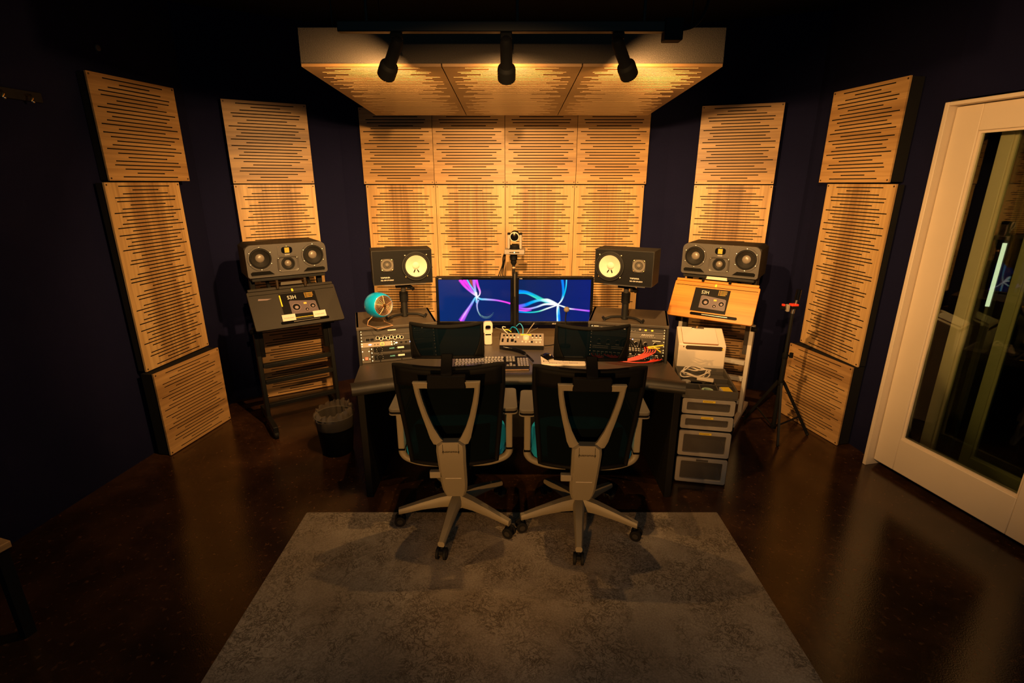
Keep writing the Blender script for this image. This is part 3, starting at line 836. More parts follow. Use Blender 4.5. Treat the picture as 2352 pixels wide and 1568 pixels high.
# ------------------------------------------------------------------ desk
DZ = .735
RL_A, RL_B = (-.945,3.03), (-.502,3.165)    # top front edge of the left gear bay
RR_A, RR_B = (.512,3.185), (.965,3.07)
def bay_frame(A, B, zb=.738, zt=.925, lean=.085):
    an, L, c = AB(A, B)
    ex = Vector((math.cos(an), math.sin(an), 0)); ey = Vector((-math.sin(an), math.cos(an), 0))
    top = Vector((*A, zt)); bot = top - ey*lean; bot.z = zb
    up = (top-bot); H = up.length; up.normalize(); n = ex.cross(up)   # n points away from the viewer
    m = Matrix((( ex.x, -n.x*-1, up.x, bot.x), (ex.y, n.y, up.y, bot.y), (ex.z, n.z, up.z, bot.z), (0,0,0,1)))
    m = Matrix(((ex.x, n.x*-1, up.x, bot.x), (ex.y, n.y*-1, up.y, bot.y), (ex.z, n.z*-1, up.z, bot.z), (0,0,0,1)))
    return m, L, H, an, ex, ey
WTOP = mat('worktop_laminate', (0.060, 0.050, 0.041), 0.38, noise=0.2, scale=200)
def desk():
    t = thing('studio_desk', 'black studio console desk with padded front edge and two gear bays', 'desk', (0, 3.1, 0))
    o = Vector((0, -3.1, 0))
    def W_(p): return (p[0], p[1]-3.1)
    front = [(-.87,2.555),(-.62,2.655),(-.36,2.715),(.42,2.715),(.72,2.655),(.95,2.585)]
    back = [(.975,2.95),(.975,3.02),(.50,3.145),(.50,3.76),(-.50,3.76),(-.50,3.125),(-.93,2.98),(-.93,2.93)]
    MB().prismz([W_(p) for p in front+back], DZ-.035, DZ).build('worktop', WTOP, t, bevel=.003)
    fp = [Vector((*W_(p), DZ-.012)) for p in front]
    fp = [fp[0]] + smooth_path(fp, 6)[1:]
    mb = MB(); rows = []
    for i, p in enumerate(fp):
        d = (fp[min(i+1,len(fp)-1)] - fp[max(i-1,0)]).normalized(); nn = Vector((d.y, -d.x, 0))
        rows.append([p - nn*.085 + Vector((0,0,.013))] + [p - nn*.02 + nn*.05*math.cos(R(a)) + Vector((0,0,.032*math.sin(R(a)) - .004)) for a in (100,80,60,40,20,0,-25,-50,-75,-95)])
    mb.grid(rows).build('padded_armrest', LEATHER, t)
    for i, (A, B, lab) in enumerate(((RL_A, RL_B, ''), (RR_A, RR_B, ''))):
        m, L, H, an, ex, ey = bay_frame(A, B)
        loc = Matrix.Translation(o) @ Matrix.Translation((A[0], A[1], 0)) @ Matrix.Rotation(an, 4, 'Z')
        D = .40; zt = .948
        side = [(-.125,.62),(D,.62),(D,zt),(.0,zt),(-.015,zt-.02),(-.11,.735)]
        sw = loc @ Matrix(((0,1,0,0),(1,0,0,0),(0,0,1,0),(0,0,0,1)))
        b = MB().box(0, L, -.11, D-.02, .62, .640, loc).build('gear_bay', LAMIN, t)
        for u0 in (-.018, L): MB().prism([(y, z) for y, z in side], u0, u0+.018, sw).build('bay_side', LAMIN, b, bevel=.003)
        MB().box(-.018, L+.018, -.014, D, zt-.018, zt, loc).build('bay_top', RACKTOP, b, bevel=.002)
        MB().bar(loc @ Vector((-.016,-.016,zt-.003)), loc @ Vector((L+.016,-.016,zt-.003)), .006, .006).build('bay_edge_strip', MGREY, b)
        MB().box(0, L, D-.02, D, .62, zt-.018, loc).build('bay_back', LAMIN, b)
        MB().box(0, L, .10, .11, .64, zt-.02, loc).build('bay_liner', SLOT, b)
        MB().bar(loc @ Vector((0,-.113,.722)), loc @ Vector((L,-.113,.722)), .008, .006).build('bay_bottom_strip', MGREY, b)
    for x in (-.85, .93):
        MB().prismz([(x-.02, -.46), (x+.02, -.46), (x+.02, .30), (x-.02, .30)], 0, .70).build('side_panel', LAMIN, t, bevel=.003)
    MB().box(-.87, .95, .30, .32, .0, .70).build('back_panel', LAMIN, t)
    return t
desk()

# ------------------------------------------------------------------ rack gear
def knob(mb, x, z, r, d, n=16): mb.lathe([(r,0),(r*.9,d),(.0003,d)], Matrix.Translation((x, -.0005, z)) @ TOY, n)
def unit(m, label, z0, h, w, x0, face, group, name='rack_unit', cat='audio gear', depth=.085):
    t = thing(name, label, cat, matrix=m @ Matrix.Translation((x0, 0, z0)), group=group)
    MB().box(.001, w-.001, 0, .004, .0008, h-.0008).build('face_plate', face, t, bevel=.0008)
    MB().box(.015, w-.015, .004, depth, .003 if depth > .05 else .022, h-.003).build('chassis', BLACKM, t)
    mb = MB()
    for x in (.008, w-.008):
        for z in ((h*.25, h*.75) if h > .03 else (h*.5,)): knob(mb, x, z, .0028, .002, 8)
    mb.build('rack_screws', CHROME, t)
    return t
mL, LL, HL, *_ = bay_frame(RL_A, RL_B)
mR, LR, HR, *_ = bay_frame(RR_A, RR_B)
def left_gear():
    u = HL/5.6; z = HL; W_ = LL
    g = 'gear units in the left desk bay'
    h = u*.95; z -= h
    a = unit(mL, 'top blank grey gear panel with a white label strip, left bay', z, h, W_, 0, DGREY, g)
    MB().box(.17, .22, -.0012, 0, h*.62, h*.82).build('label_strip', PAPERW, a)
    MB().box(.32, .42, -.0008, 0, h*.25, h*.29).build('trim_line', SILVER, a)
    MB().box(.335, .34, -.002, 0, h*.6, h*.72).build('indicator', LEDY, a)
    MB().box(.38, .387, -.002, 0, h*.6, h*.72).build('indicator', CHROME, a)
    h = u*1.15; z -= h
    a = unit(mL, 'channel strip with twin meters and a row of pale knobs, left bay', z, h, W_, 0, DGREY, g)
    MB().box(.03, .085, -.002, 0, h*.12, h*.62).build('meter_frame', MGREY, a)
    for k in range(2): MB().box(.033+k*.026, .056+k*.026, -.003, -.002, h*.18, h*.56).build('meter_face', BLACK, a)
    for k in range(8):
        mb = MB(); xx = .105 + k*.021; zz = h*(.42 if k % 2 else .58)
        knob(mb, xx, zz, .0075, .012); o = mb.build('knob', BLACK, a)
        MB().lathe([(.0115,.0002),(.0080,.0006)], Matrix.Translation((xx, -.0005, zz-.002)) @ TOY, 16).build('knob_skirt', WHITEP, o)
    mb = MB()
    for k in range(3): mb.box(.093, .096, -.002, 0, h*(.25+.16*k), h*(.33+.16*k))
    mb.build('status_lights', WHITEP, a)
    MB().box(.13, .40, -.0008, 0, h*.93, h*.96).build('trim_line', SILVER, a)
    h = u*.85; z -= h
    a = unit(mL, 'half width pale silver preamp with a lit blue badge, left bay', z, h, W_*.42, 0, SILVER, g)
    MB().prism([(.045,h*.5),(.055,h*.38),(.068,h*.5),(.055,h*.62)], -.0015, 0).build('lit_badge', LEDB, a)
    for k in range(2): MB().box(.082+k*.018, .088+k*.018, -.003, 0, h*.38, h*.52).build('button', BLACK, a)
    mb = MB(); knob(mb, .13, h*.48, .0085, .016); mb.build('knob', BLACKG, a)
    MB().lathe([(.0125,.0003),(.009,.0008)], Matrix.Translation((.13, -.0005, h*.48)) @ TOY, 20).build('lit_ring', LEDY, a)
    mb = MB()
    for k in range(6): mb.box(.153+.009*(k%3), .157+.009*(k%3), -.002, 0, h*(.3+.3*(k//3)), h*(.42+.3*(k//3)))
    mb.build('push_buttons', WHITEP, a)
    b = unit(mL, 'half width dark unit with tiny lit keys right of the silver preamp', z, h, W_*.58, W_*.42, DGREY, g)
    MB().box(.01, .2, -.0008, 0, h*.88, h*.93).build('trim_line', SILVER, b)
    for k in range(5): MB().box(.015+.03*k, .028+.03*k, -.003, 0, h*.35, h*.62).build('key', (CHROME, BLACK, BLACK, LEDB, BLACK)[k], b)
    hb = z
    p = unit(mL, 'tall blank panel with a glowing red square switch, left bay', 0, hb, .055, 0, MGREY, g, depth=.018)
    MB().box(.020, .038, -.006, 0, hb*.2, hb*.38).build('lit_switch', LEDR, p, bevel=.001)
    h = hb/2
    for k, lab in ((1, 'upper of two identical black amplifiers with a blue logo, left bay'), (0, 'lower of two identical black amplifiers with a blue logo, left bay')):
        a = unit(mL, lab, h*k, h, W_-.055, .055, DGREY, g, depth=(.085 if k else .018))
        MB().box(.02, .385, -.003, 0, h*.30, h*.92).build('display_window', BLACK, a)
        mb = MB(); knob(mb, .055, h*.62, .013, .014, 20); mb.build('volume_knob', BLACK, a)
        mb = MB()
        for j in range(7):
            an_ = R(210-40*j); mb.box(.055+.018*math.cos(an_)-.001, .055+.018*math.cos(an_)+.001, -.0036, -.003, h*.62+.018*math.sin(an_)-.001, h*.62+.018*math.sin(an_)+.001)
        mb.build('dial_marks', WHITEP, a)
        text('ALESIS', .011, CYAN, a, (.115, -.0035, h*.58))
        MB().box(.165, .205, -.0036, -.003, h*.56, h*.78).build('white_logo', WHITEP, a)
        MB().box(.155, .163, -.0036, -.003, h*.66, h*.68).build('trim_line', SILVER, a)
        mb = MB()
        for x in (.055, .185, .30): mb.lathe([(.004,0),(.004,.002),(.0003,.002)], Matrix.Translation((x,-.0005,h*.15)) @ TOY, 10)
        mb.build('vent_screws', BLACK, a)
left_gear()
def right_gear():
    u = HR/5.8; z = HR; W_ = LR; g = 'gear units in the right desk bay'
    h = u*1.0; z -= h
    a = unit(mR, 'top shallow unit with assorted small buttons, right bay', z, h, W_, 0, DGREY, g)
    MB().box(.02, .05, -.001, 0, h*.7, h*.8).build('label_strip', WHITEP, a)
    for x, mm in ((.07, SILVER), (.095, SILVER), (.12, BLACK), (.155, PAPERW), (.215, CHROME), (.345, YELLOW), (.385, YELLOW)):
        MB().box(x-.007, x+.007, -.004, 0, h*.38, h*.66).build('button', mm, a, bevel=.001)
    mb = MB(); knob(mb, .31, h*.55, .008, .012); mb.build('knob', SILVER, a)
    mb = MB()
    for k in range(6): knob(mb, .18+.02*k, h*.35, .002, .002, 8)
    mb.build('small_lamps', WHITEP, a)
    MB().box(.03, .45, -.0008, 0, h*.08, h*.14).build('trim_line', SILVER, a)
    h = u*1.0; z -= h
    a = unit(mR, 'grey blank panel lettered ARGOSY, right bay', z, h, W_, 0, MGREY, g)
    text('ARGOSY', .016, WHITEP, a, (.32, -.0008, h*.52), sx=1.25)
    mb = MB()
    for k in range(9): knob(mb, .315+.011*k, h*.34, .0018, .001, 8)
    mb.build('dot_marks', WHITEP, a)
    h = u*1.6; z -= h
    a = unit(mR, 'connector panel with round silver microphone sockets, right bay', z, h, W_, 0, DGREY, g)
    MB().box(.24, .33, -.0008, 0, h*.72, h*.98).build('tan_plate', MGREY, a)
    MB().box(.25, .256, -.002, 0, h*.82, h*.9).build('indicator', LEDR, a); MB().box(.266, .272, -.002, 0, h*.82, h*.9).build('indicator', LEDB, a)
    for k in range(7):
        x = .06 + .058*k; zz = h*.42
        o = MB().lathe([(.0135,0),(.0135,.003),(.0105,.0042),(.0100,.001)], Matrix.Translation((x,-.0005,zz)) @ TOY, 20).build('socket', CHROME, a)
        MB().lathe([(.0100,.0012),(.0003,.0012)], Matrix.Translation((x,-.0005,zz)) @ TOY, 20).build('socket_well', SLOT, o)
        MB().box(x-.011, x+.011, -.0012, 0, zz-.020, zz-.0165).build('label_strip', WHITEP, o)
    MB().box(.39, .44, -.001, 0, h*.78, h*.86).build('label_strip', WHITEP, a)
    h = u*.9; z -= h
    a = unit(mR, 'thin panel with two bright white label lines, right bay', z, h, W_, 0, DGREY, g)
    for k in range(2):
        for x0, x1 in ((.02,.12),(.14,.23),(.245,.315),(.33,.345),(.365,.41)): MB().box(x0, x1, -.0012, 0, h*(.35+.35*k), h*(.46+.35*k)).build('label_strip', WHITEP, a)
    h = z
    a = unit(mR, 'patch bay with rows of red, blue and white marked jacks, right bay', 0, h, W_, 0, BLACK, g, depth=.018)
    rnd = random.Random(3)
    for row in range(2):
        for k in range(32):
            MB().lathe([(.0036,0),(.0036,.003),(.0018,.003),(.0018,.0005)], Matrix.Translation((.03+.0128*k,-.0005,h*(.28+.22*row))) @ TOY, 8).build('jack', (SILVER, WHITEP, BLUE)[rnd.choice((0,0,1,2))], a)
    mb = MB()
    for k in range(16): mb.box(.026+.0256*k, .044+.0256*k, -.001, 0, h*.68, h*.78)
    mb.build('white_labels', WHITEP, a)
    mb = MB()
    for k in (1,2,4,5,11,12,14): mb.box(.026+.0256*k, .048+.0256*k, -.001, 0, h*.06, h*.14)
    mb.build('red_labels', RED, a)
right_gear()
def cable(label, pts, r, m, name='patch_cable', cat='cable', group=None, frame=None, plugs=True):
    P = smooth_path([frame @ Vector(p) if frame is not None else Vector(p) for p in pts], 8)
    o0 = Vector((P[0].x, P[0].y, min(p.z for p in P)))
    t = thing(name, label, cat, tuple(o0), 0, group)
    MB().tube([p-o0 for p in P], r, 8).build('cord', m, t)
    if plugs:
        for a, b in ((P[0], P[1]), (P[-1], P[-2])):
            d = (b-a).normalized()
            MB().cyl(a-o0-d*.004, a-o0+d*.018, r*1.7, n=10).build('plug', BLACKM, t)
    return t
H_ = HR
for k in range(5):
    d = .0145*k; y = -.030-.012*k
    cable(('red patch cable nearest the panel face, arching to the patch bay','second red patch cable out from the panel face','third red patch cable out from the panel face','fourth red patch cable out from the panel face','red patch cable furthest out, passing through the yellow tie')[k],
          [(.335+d, -.010, H_*.42), (.348+d, y, H_*.34), (.345+d, y-.008, H_*.2), (.29+d*.5, y-.010, H_*.05-.004*k), (.235-.004*k, y-.008, -.006-.004*k), (.19-.018*k, y*.6, .012-.002*k), (.175-.020*k, -.012, H_*.11)], .0034, RED, group='red patch cables of the right bay', frame=mR)
for k in range(3):
    y = -.106-.012*k
    cable(('low red patch cable lying along the bay edge, nearest the gear','middle low red patch cable along the bay edge','front low red patch cable along the bay edge')[k],
          [(.42+.018*k, -.012, H_*.08), (.395+.018*k, y*.7, -.004), (.33, y, -.030), (.19, y-.004, -.030), (.088-.020*k, y*.8, -.012), (.068-.024*k, -.012, H_*.10)], .0034, RED, group='red patch cables of the right bay', frame=mR)
for k, (x0, x1, top) in enumerate(((.198,.300,.56),(.216,.282,.50),(.312,.327,.55),(.236,.262,.46))):
    y = -.022-.011*k
    cable(('black cable arching widest over the connector panel','black cable looping inside the widest black one','short black cable hanging by the third socket','short black cable hanging by the second socket')[k],
          [(x0, -.010, H_*.40), (x0+.005, y, H_*top), ((x0+x1)/2, y-.006, H_*(top+.04)), (x1, y, H_*.36), (x1+.004*k, -.012, H_*.15)], .0028, BLACK, group='black patch cables of the right bay', frame=mR)
cable('pale grey cable dropping to the patch bay', [(.335,-.008,H_*.40),(.345,-.03,H_*.28),(.345,-.02,H_*.13)], .0028, MGREY, frame=mR)
t = thing('cable_tie', 'bright yellow hook and loop tie around the red cables', 'cable tie', matrix=mR @ Matrix.Translation((.405,-.100,H_*.37)))
MB().bar((-.045,.006,-.006), (.05,-.004,.012), .018, .008).build('strap', YELLOW, t, bevel=.002)
MB().bar((-.01,0,0), (.035,.004,-.03), .014, .006).build('tail', YELLOW, t, bevel=.002)
MB().bar((-.04,.0,-.012), (.03,-.006,-.008), .012, .006).build('strap', YELLOW, t, bevel=.002)

# ------------------------------------------------------------------ nearfield monitors with white cones
def ns(label, A, B, z, left):
    an, L, c = AB(A, B); w, h = L, .215
    t = thing('nearfield_monitor', label, 'loudspeaker', (c[0], c[1], z), an, 'black bookshelf monitors with white cones')
    sx = 1 if left else -1
    mb = MB().box(-w/2, w/2, .032, .19, 0, h)
    frame_rr(mb, w, h, w-.008, h-.008, .003, .002, 0, .033, 2, 0, h/2)
    mb.build('cabinet', BLACKT, t)
    mb = MB(); hs = sorted([(sx*.085,.112,.076),(-sx*.095,.125,.030)])
    plate_holes(mb, -w/2+.004, w/2-.004, .004, h-.004, hs, -.001)
    mb.build('front_baffle', BLACK, t)
    M = Matrix.Translation((sx*.085, -.001, .112)) @ TOY
    wf = MB().lathe([(.093,0),(.093,.006),(.090,.009),(.083,.009),(.081,.006)], M, 44).build('woofer', BLACKM, t)
    MB().lathe([(.081,.006),(.078,.009),(.073,.009),(.068,.004)], M, 44).build('surround', RUBBER, wf)
    MB().lathe([(.068,.004),(.045,-.008),(.022,-.018)], M, 44).build('white_cone', PAPER, wf)
    prof = [(.023*math.cos(R(a)), -.018+.011*math.sin(R(a))) for a in range(0, 91, 10)]; prof[-1] = (.0003, -.007)
    MB().lathe(prof, M, 32).build('dust_cap', PAPER, wf)
    for s2 in (-1, 1):
        mb = MB(); mb.bar(M @ Vector((s2*.007, -.024, -.010)), M @ Vector((s2*.016, -.040, -.003)), .006, .004); mb.build('lead_tab', BLACK, wf)
        for a in (45, 135):
            MB().lathe([(.005,0),(.005,.004),(.0003,.006)], M @ Matrix.Translation((s2*.096*math.cos(R(45)), (1 if a == 45 else -1)*.096*math.sin(R(45)), 0)), 8).build('bolt', BRASS, wf)
    M = Matrix.Translation((-sx*.095, -.001, .125)) @ TOY
    tp = MB().prism(rrect(.078, .078, .018, 5, -sx*.095, .125), -.004, -.001).build('tweeter_plate', DGREY, t)
    MB().lathe([(.038,.003),(.038,.006),(.031,.007),(.025,.004)], M, 32).build('tweeter_ring', MGREY, tp)
    MB().lathe([(.025,.004),(.020,.002),(.012,.002)], M, 32).build('tweeter_horn', BLACKM, tp)
    prof = [(.013*math.cos(R(a)), .002+.009*math.sin(R(a))) for a in range(0, 91, 15)]; prof[-1] = (.0003, .011)
    MB().lathe(prof, M, 24).build('dome', MGREY, tp)
    for s2 in (-1, 1):
        for s3 in (-1, 1): MB().lathe([(.004,.003),(.004,.006),(.0003,.007)], M @ Matrix.Translation((s2*.031, s3*.031, 0)), 8).build('bolt', BRASS, tp)
    x0 = -.14 if left else .045
    text('YAMAHA', .014, WHITEP, t, (x0, -.0015, .042))
    text('NS-10M STUDIO', .011, WHITEP, t, (x0, -.0015, .026))
    MB().bar((-.12, -.002, -.0025), (.14, -.002, -.0025), .006, .004).build('metal_edge', CHROME, t)
    return t
NL = ((-.868,3.155), (-.513,3.268)); NR = ((.522,3.208), (.847,3.045))
ns('black monitor with white woofer and tweeter left, on left bay stand', *NL, 1.183, True)
ns('black monitor with white woofer and tweeter right, on right bay stand', *NR, 1.193, False)
def tripod(label, x, y, z0, z1, rz):
    t = thing('desktop_stand', label, 'speaker stand', (x, y, z0), rz, 'short black desktop speaker stands')
    H = z1-z0
    MB().box(-.11, .11, -.045, .045, H-.008, H).build('top_plate', BLACKM, t, bevel=.002)
    MB().cyl((0,0,.004), (0,0,H*.55), .022, n=20).build('column', BLACKM, t)
    MB().cyl((0,0,H*.5), (0,0,H-.008), .016, n=20).build('inner_tube', DGREY, t)
    cl = MB().cyl((0,0,H*.45), (0,0,H*.72), .028, n=20).build('collar', BLACK, t)
    MB().box(-.05, .05, -.03, .03, H-.035, H-.008).build('head_clamp', BLACK, t, bevel=.004)
    MB().cyl((.026,0,H*.80), (.055,0,H*.80), .008, n=12).build('knob_shaft', BLACKM, t)
    MB().cyl((.05,-.004,H*.78), (.065,-.004,H*.84), .016, n=8).build('clamp_knob', BLACK, t)
    for k in range(3):
        a = R(-25 + 120*k)
        p = Vector((math.cos(a), math.sin(a), 0))
        pts = [p*.015+Vector((0,0,.018)), p*.09+Vector((0,0,.020)), p*.135+Vector((0,0,.010)), p*.15+Vector((0,0,.024))]
        lg = MB(); lg.tube(smooth_path(pts, 5), .0085, 10); l = lg.build('leg', BLACKM, t)
        MB().cyl(p*.137+Vector((0,0,.0)), p*.137+Vector((0,0,.012)), .010, n=12).build('rubber_foot', RUBBER, l)
    return t
tripod('short black tripod stand under the left bookshelf monitor', -.715, 3.30, .9485, 1.182, R(15))
tripod('short black tripod stand under the right bookshelf monitor', .735, 3.225, .9485, 1.192, R(-25))

# ------------------------------------------------------------------ teal desk fan
def fan():
    t = thing('desk_fan', 'small round teal desk fan with wire grille on the left bay', 'fan', (-.835, 3.085, .9485), R(46))
    # axis points to -y; shell spun around it
    M = Matrix.Translation((0, 0, .128)) @ Matrix.Rotation(R(-6), 4, 'X') @ TOY
    prof = [(.0005,-.075),(.03,-.073),(.058,-.058),(.074,-.03),(.079,.0),(.078,.03),(.073,.055),(.066,.070),(.0625,.072),(.062,.060)]
    MB().lathe(prof, M, 44).build('shell', TEALP, t)
    MB().lathe([(.062,.052),(.0003,.045)], M, 32).build('inner_dark', SLOT, t)
    g = MB()
    for r in (.016,.024,.032,.040,.048,.055,.061):
        g.tube([M @ Vector((r*math.cos(2*PI*k/36), r*math.sin(2*PI*k/36), .072+.010*(1-(r/.061)**2))) for k in range(36)], .00105, 6, closed=True)
    for k in range(5):
        a = 2*PI*k/5+.3
        g.tube([M @ Vector((r*math.cos(a), r*math.sin(a), .0725+.010*(1-(r/.061)**2))) for r in (.008,.03,.05,.062)], .0014, 6)
    g.build('wire_grille', COPPER, t)
    MB().lathe([(.013,.078),(.011,.088),(.0003,.090)], M, 20).build('centre_badge', BRASS, t)
    b = MB()
    for k in range(4):
        a = 2*PI*k/4
        b.add([M @ Vector((.012*math.cos(a), .012*math.sin(a), .055)), M @ Vector((.055*math.cos(a-.3), .055*math.sin(a-.3), .050)), M @ Vector((.056*math.cos(a+.4), .056*math.sin(a+.4), .060))], [(0,1,2)])
    b.build('blades', BLACK, t, solid=.0015)
    fr = []
    for sx in (-1, 1):
        fr += [(sx*.052, .045, .0035), (sx*.058, -.075, .0035)]
    MB().tube([(-.03,.02,.055),(-.055,.03,.03),(-.062,.03,.0035),(-.062,-.085,.0035),(.045,-.085,.0035),(.055,-.03,.0035),(.06,.03,.0035),(.05,.03,.03),(.03,.02,.055)], .0035, 8).build('wire_foot', COPPER, t)
fan()

# ------------------------------------------------------------------ computer monitors
def lerp(a, b, f): return tuple(a[i]+(b[i]-a[i])*f for i in range(3))
def screen_art(t, w, h, ribbons, bg):
    """one lit mesh: background plus curved light ribbons, colours per vertex"""
    V, F, C = [], [], []
    nx, nz = 24, 14
    for j in range(nz+1):
        for i in range(nx+1):
            x = -w/2 + w*i/nx; z = h*j/nz
            V.append((x, 0, z)); C.append((*bg(i/nx, j/nz), 1.0))
    for j in range(nz):
        for i in range(nx):
            a = j*(nx+1)+i; F.append((a, a+1, a+nx+2, a+nx+1))
    for li, (pts, cols, wid) in enumerate(ribbons):
        P = smooth_path([Vector((-w/2+w*x, 0, h*(1-y))) for x, y in pts], 10); N = len(P)
        y = -.0003 - .00012*li
        o = len(V)
        for i, p in enumerate(P):
            d = (P[min(i+1,N-1)]-P[max(i-1,0)]).normalized(); nn = Vector((-d.z, 0, d.x))
            f = i/(N-1); k = f*(len(cols)-1); i0 = min(int(k), len(cols)-2); c = lerp(cols[i0], cols[i0+1], k-i0)
            kw = f*(len(wid)-1); j0 = min(int(kw), len(wid)-2); ww = (wid[j0]+(wid[j0+1]-wid[j0])*(kw-j0))*w
            for e_, cf in ((-1,.0),(-.55,.75),(0,1.0),(.55,.75),(1,.0)):
                q = p + nn*ww*e_
                q.x = max(-w/2, min(w/2, q.x)); q.z = max(0, min(h, q.z))
                V.append((q.x, y, q.z)); C.append((*c, cf))
        for i in range(N-1):
            for e_ in range(4):
                a = o+i*5+e_; F.append((a, a+5, a+6, a+1))
    me = bpy.data.meshes.new('lit_screen'); me.from_pydata(V, [], F); me.update()
    ca = me.color_attributes.new('paint', 'FLOAT_COLOR', 'POINT')
    for i, c in enumerate(C): ca.data[i].color = c
    me.materials.append(SCREEN)
    o = bpy.data.objects.new('lit_screen', me); COL.objects.link(o); o.parent = t
    return o
def monitor(label, xc, y, z, w, h, art, bg):
    t = thing('computer_monitor', label, 'monitor', (xc, y, z), 0, 'twin computer monitors on the desk')
    mb = MB(); b, bb = .018, .026
    MB().box(-w/2, w/2, .006, .05, 0, h).build('back_shell', BLACK, t, bevel=.006)
    MB().box(-w/2, -w/2+b, -.006, .006, 0, h).build('bezel', BLACKG, t, bevel=.0015)
    MB().box(w/2-b, w/2, -.006, .006, 0, h).build('bezel', BLACKG, t, bevel=.0015)
    MB().box(-w/2+b, w/2-b, -.006, .006, h-b, h).build('bezel', BLACKG, t, bevel=.0015)
    MB().box(-w/2+b, w/2-b, -.006, .006, 0, bb).build('bezel', BLACKG, t, bevel=.0015)
    MB().box(-w/2+b, w/2-b, -.0075, -.006, bb-.003, bb-.0012).build('bezel_line', MGREY, t)
    s = screen_art(t, w-2*b, h-b-bb, art, bg); s.location = (0, .003, bb)
    text('ASUS', .012, WHITEP, t, (0, -.0065, .006), align='CENTER')
    text('HDMI', .008, WHITEP, t, (-w/2+.022, -.0065, h-.013))
    return t
PK=(1.0,.05,.85); WH=(1.0,.95,1.0); CY=(.10,.65,1.0); VI=(.35,.05,1.0); LB=(.35,.55,1.0); PU=(.6,.15,1.0)
GR=(.05,.75,.50); BL=(.0,.22,.95); PM=(.85,.95,.95); AQ=(.0,.50,.72); OR=(.35,.08,.02)
bg1 = lambda u, v: (.001+.001*u, .020-.008*u, .105+.02*(1-u)+.01*v)
bg2 = lambda u, v: (.002, .011+.004*(1-u), .085+.06*u)
art1 = [
    ([(.44,.0),(.47,.1),(.50,.25),(.52,.38)], [OR,OR,(.05,.02,.25),(.1,.1,.4)], [.03,.03,.02,.01]),
    ([(.30,-.0),(.36,.14),(.44,.28),(.53,.40)], [PK,PK,PU,WH], [.030,.026,.016,.010]),
    ([(.35,.0),(.42,.15),(.47,.28),(.53,.38)], [PK,(.8,.05,.8),PU,WH], [.045,.03,.018,.010]),
    ([(.40,.0),(.44,.12),(.49,.25),(.53,.38)], [CY,CY,LB,WH], [.012,.012,.012,.012]),
    ([(.50,-.0),(.50,.12),(.51,.25),(.53,.40)], [PU,PU,LB,WH], [.035,.026,.018,.014]),
    ([(.53,.0),(.55,.15),(.575,.28),(.565,.37),(.53,.41)], [PK,PK,(.9,.3,.9),WH,WH], [.020,.02,.016,.010,.010]),
    ([(.30,1.0),(.36,.83),(.44,.62),(.50,.45),(.53,.39)], [VI,PU,(.25,.12,.95),CY,WH], [.050,.036,.024,.016,.010]),
    ([(.29,1.0),(.355,.82),(.43,.63),(.50,.46)], [PK,(.75,.4,1),(.5,.4,1),CY], [.016,.014,.010,.006]),
    ([(.53,.40),(.58,.46),(.66,.47),(.80,.49),(.92,.53),(1.0,.57)], [WH,CY,LB,PU,PK,PK], [.010,.018,.018,.015,.014,.016]),
    ([(.52,.30),(.53,.42),(.52,.52),(.53,.57)], [WH,PM,CY,LB], [.018,.016,.012,.006]),
    ([(.55,.48),(.53,.60),(.54,.74),(.57,.86)], [LB,(.45,.4,.8),(.3,.4,.6),(.12,.3,.3)], [.018,.014,.012,.006]),
]
for k in range(15):
    a = R(200+ 9.5*k*1.0); cx, cz = .655, .72; r0 = .105
    x0 = cx+r0*math.cos(a); y0 = cz-r0*1.55*math.sin(a)
    c = lerp((.30,.55,.45),(.03,.12,.16), max(0,(k-9)/6))
    art1.append(([(x0,y0),(cx+(r0+.014)*math.cos(a+.15), cz-(r0+.04)*1.55*math.sin(a+.15))], [c,lerp(c,(.01,.05,.1),.7)], [.0035,.003]))
art2 = [
    ([(.60,.0+.0),(.615,.16),(.62,.34),(.60,.48),(.56,.58)], [BL,BL,(.0,.3,.8),CY,WH], [.024,.022,.020,.014,.008]),
    ([(.66,.0),(.655,.18),(.63,.38),(.595,.51),(.55,.59)], [CY,(.0,.6,.9),AQ,PM,WH], [.012,.012,.011,.012,.012]),
    ([(.0,.28),(.10,.30),(.22,.38),(.33,.48),(.44,.56),(.55,.60)], [BL,(.0,.3,1),(.0,.5,.7),GR,AQ,PM], [.030,.028,.026,.030,.022,.012]),
    ([(.0,.32),(.10,.33),(.20,.40),(.30,.50)], [(.0,.45,.9),AQ,GR,GR], [.012,.012,.014,.010]),
    ([(.0,.64),(.10,.60),(.20,.53),(.30,.49),(.42,.52),(.55,.60)], [VI,BL,(.0,.45,.9),CY,PM,WH], [.030,.030,.026,.022,.020,.012]),
    ([(.30,.475),(.40,.475),(.48,.53),(.555,.60)], [GR,PM,PM,WH], [.010,.018,.018,.014]),
    ([(.0,.68),(.12,.70),(.24,.66),(.36,.59),(.46,.585),(.55,.60)], [VI,PU,LB,PM,WH,WH], [.018,.018,.016,.018,.020,.016]),
    ([(.0,.73),(.10,.745),(.18,.73)], [PU,PK,VI], [.012,.014,.006]),
    ([(.0,.77),(.15,.785),(.28,.76),(.40,.69),(.55,.60)], [BL,AQ,GR,PM,WH], [.013,.013,.013,.014,.012]),
    ([(.55,.60),(.62,.64),(.70,.69),(.80,.71),(.92,.735),(1.0,.75)], [WH,PM,PM,PU,PU,VI], [.010,.013,.015,.014,.015,.018]),
    ([(.555,.60),(.555,.72),(.56,.86),(.565,1.0)], [WH,CY,BL,BL], [.012,.024,.032,.034]),
    ([(.545,.60),(.54,.74),(.545,.88),(.55,1.0)], [WH,PM,(.3,.95,.75),PM], [.012,.011,.012,.012]),
]
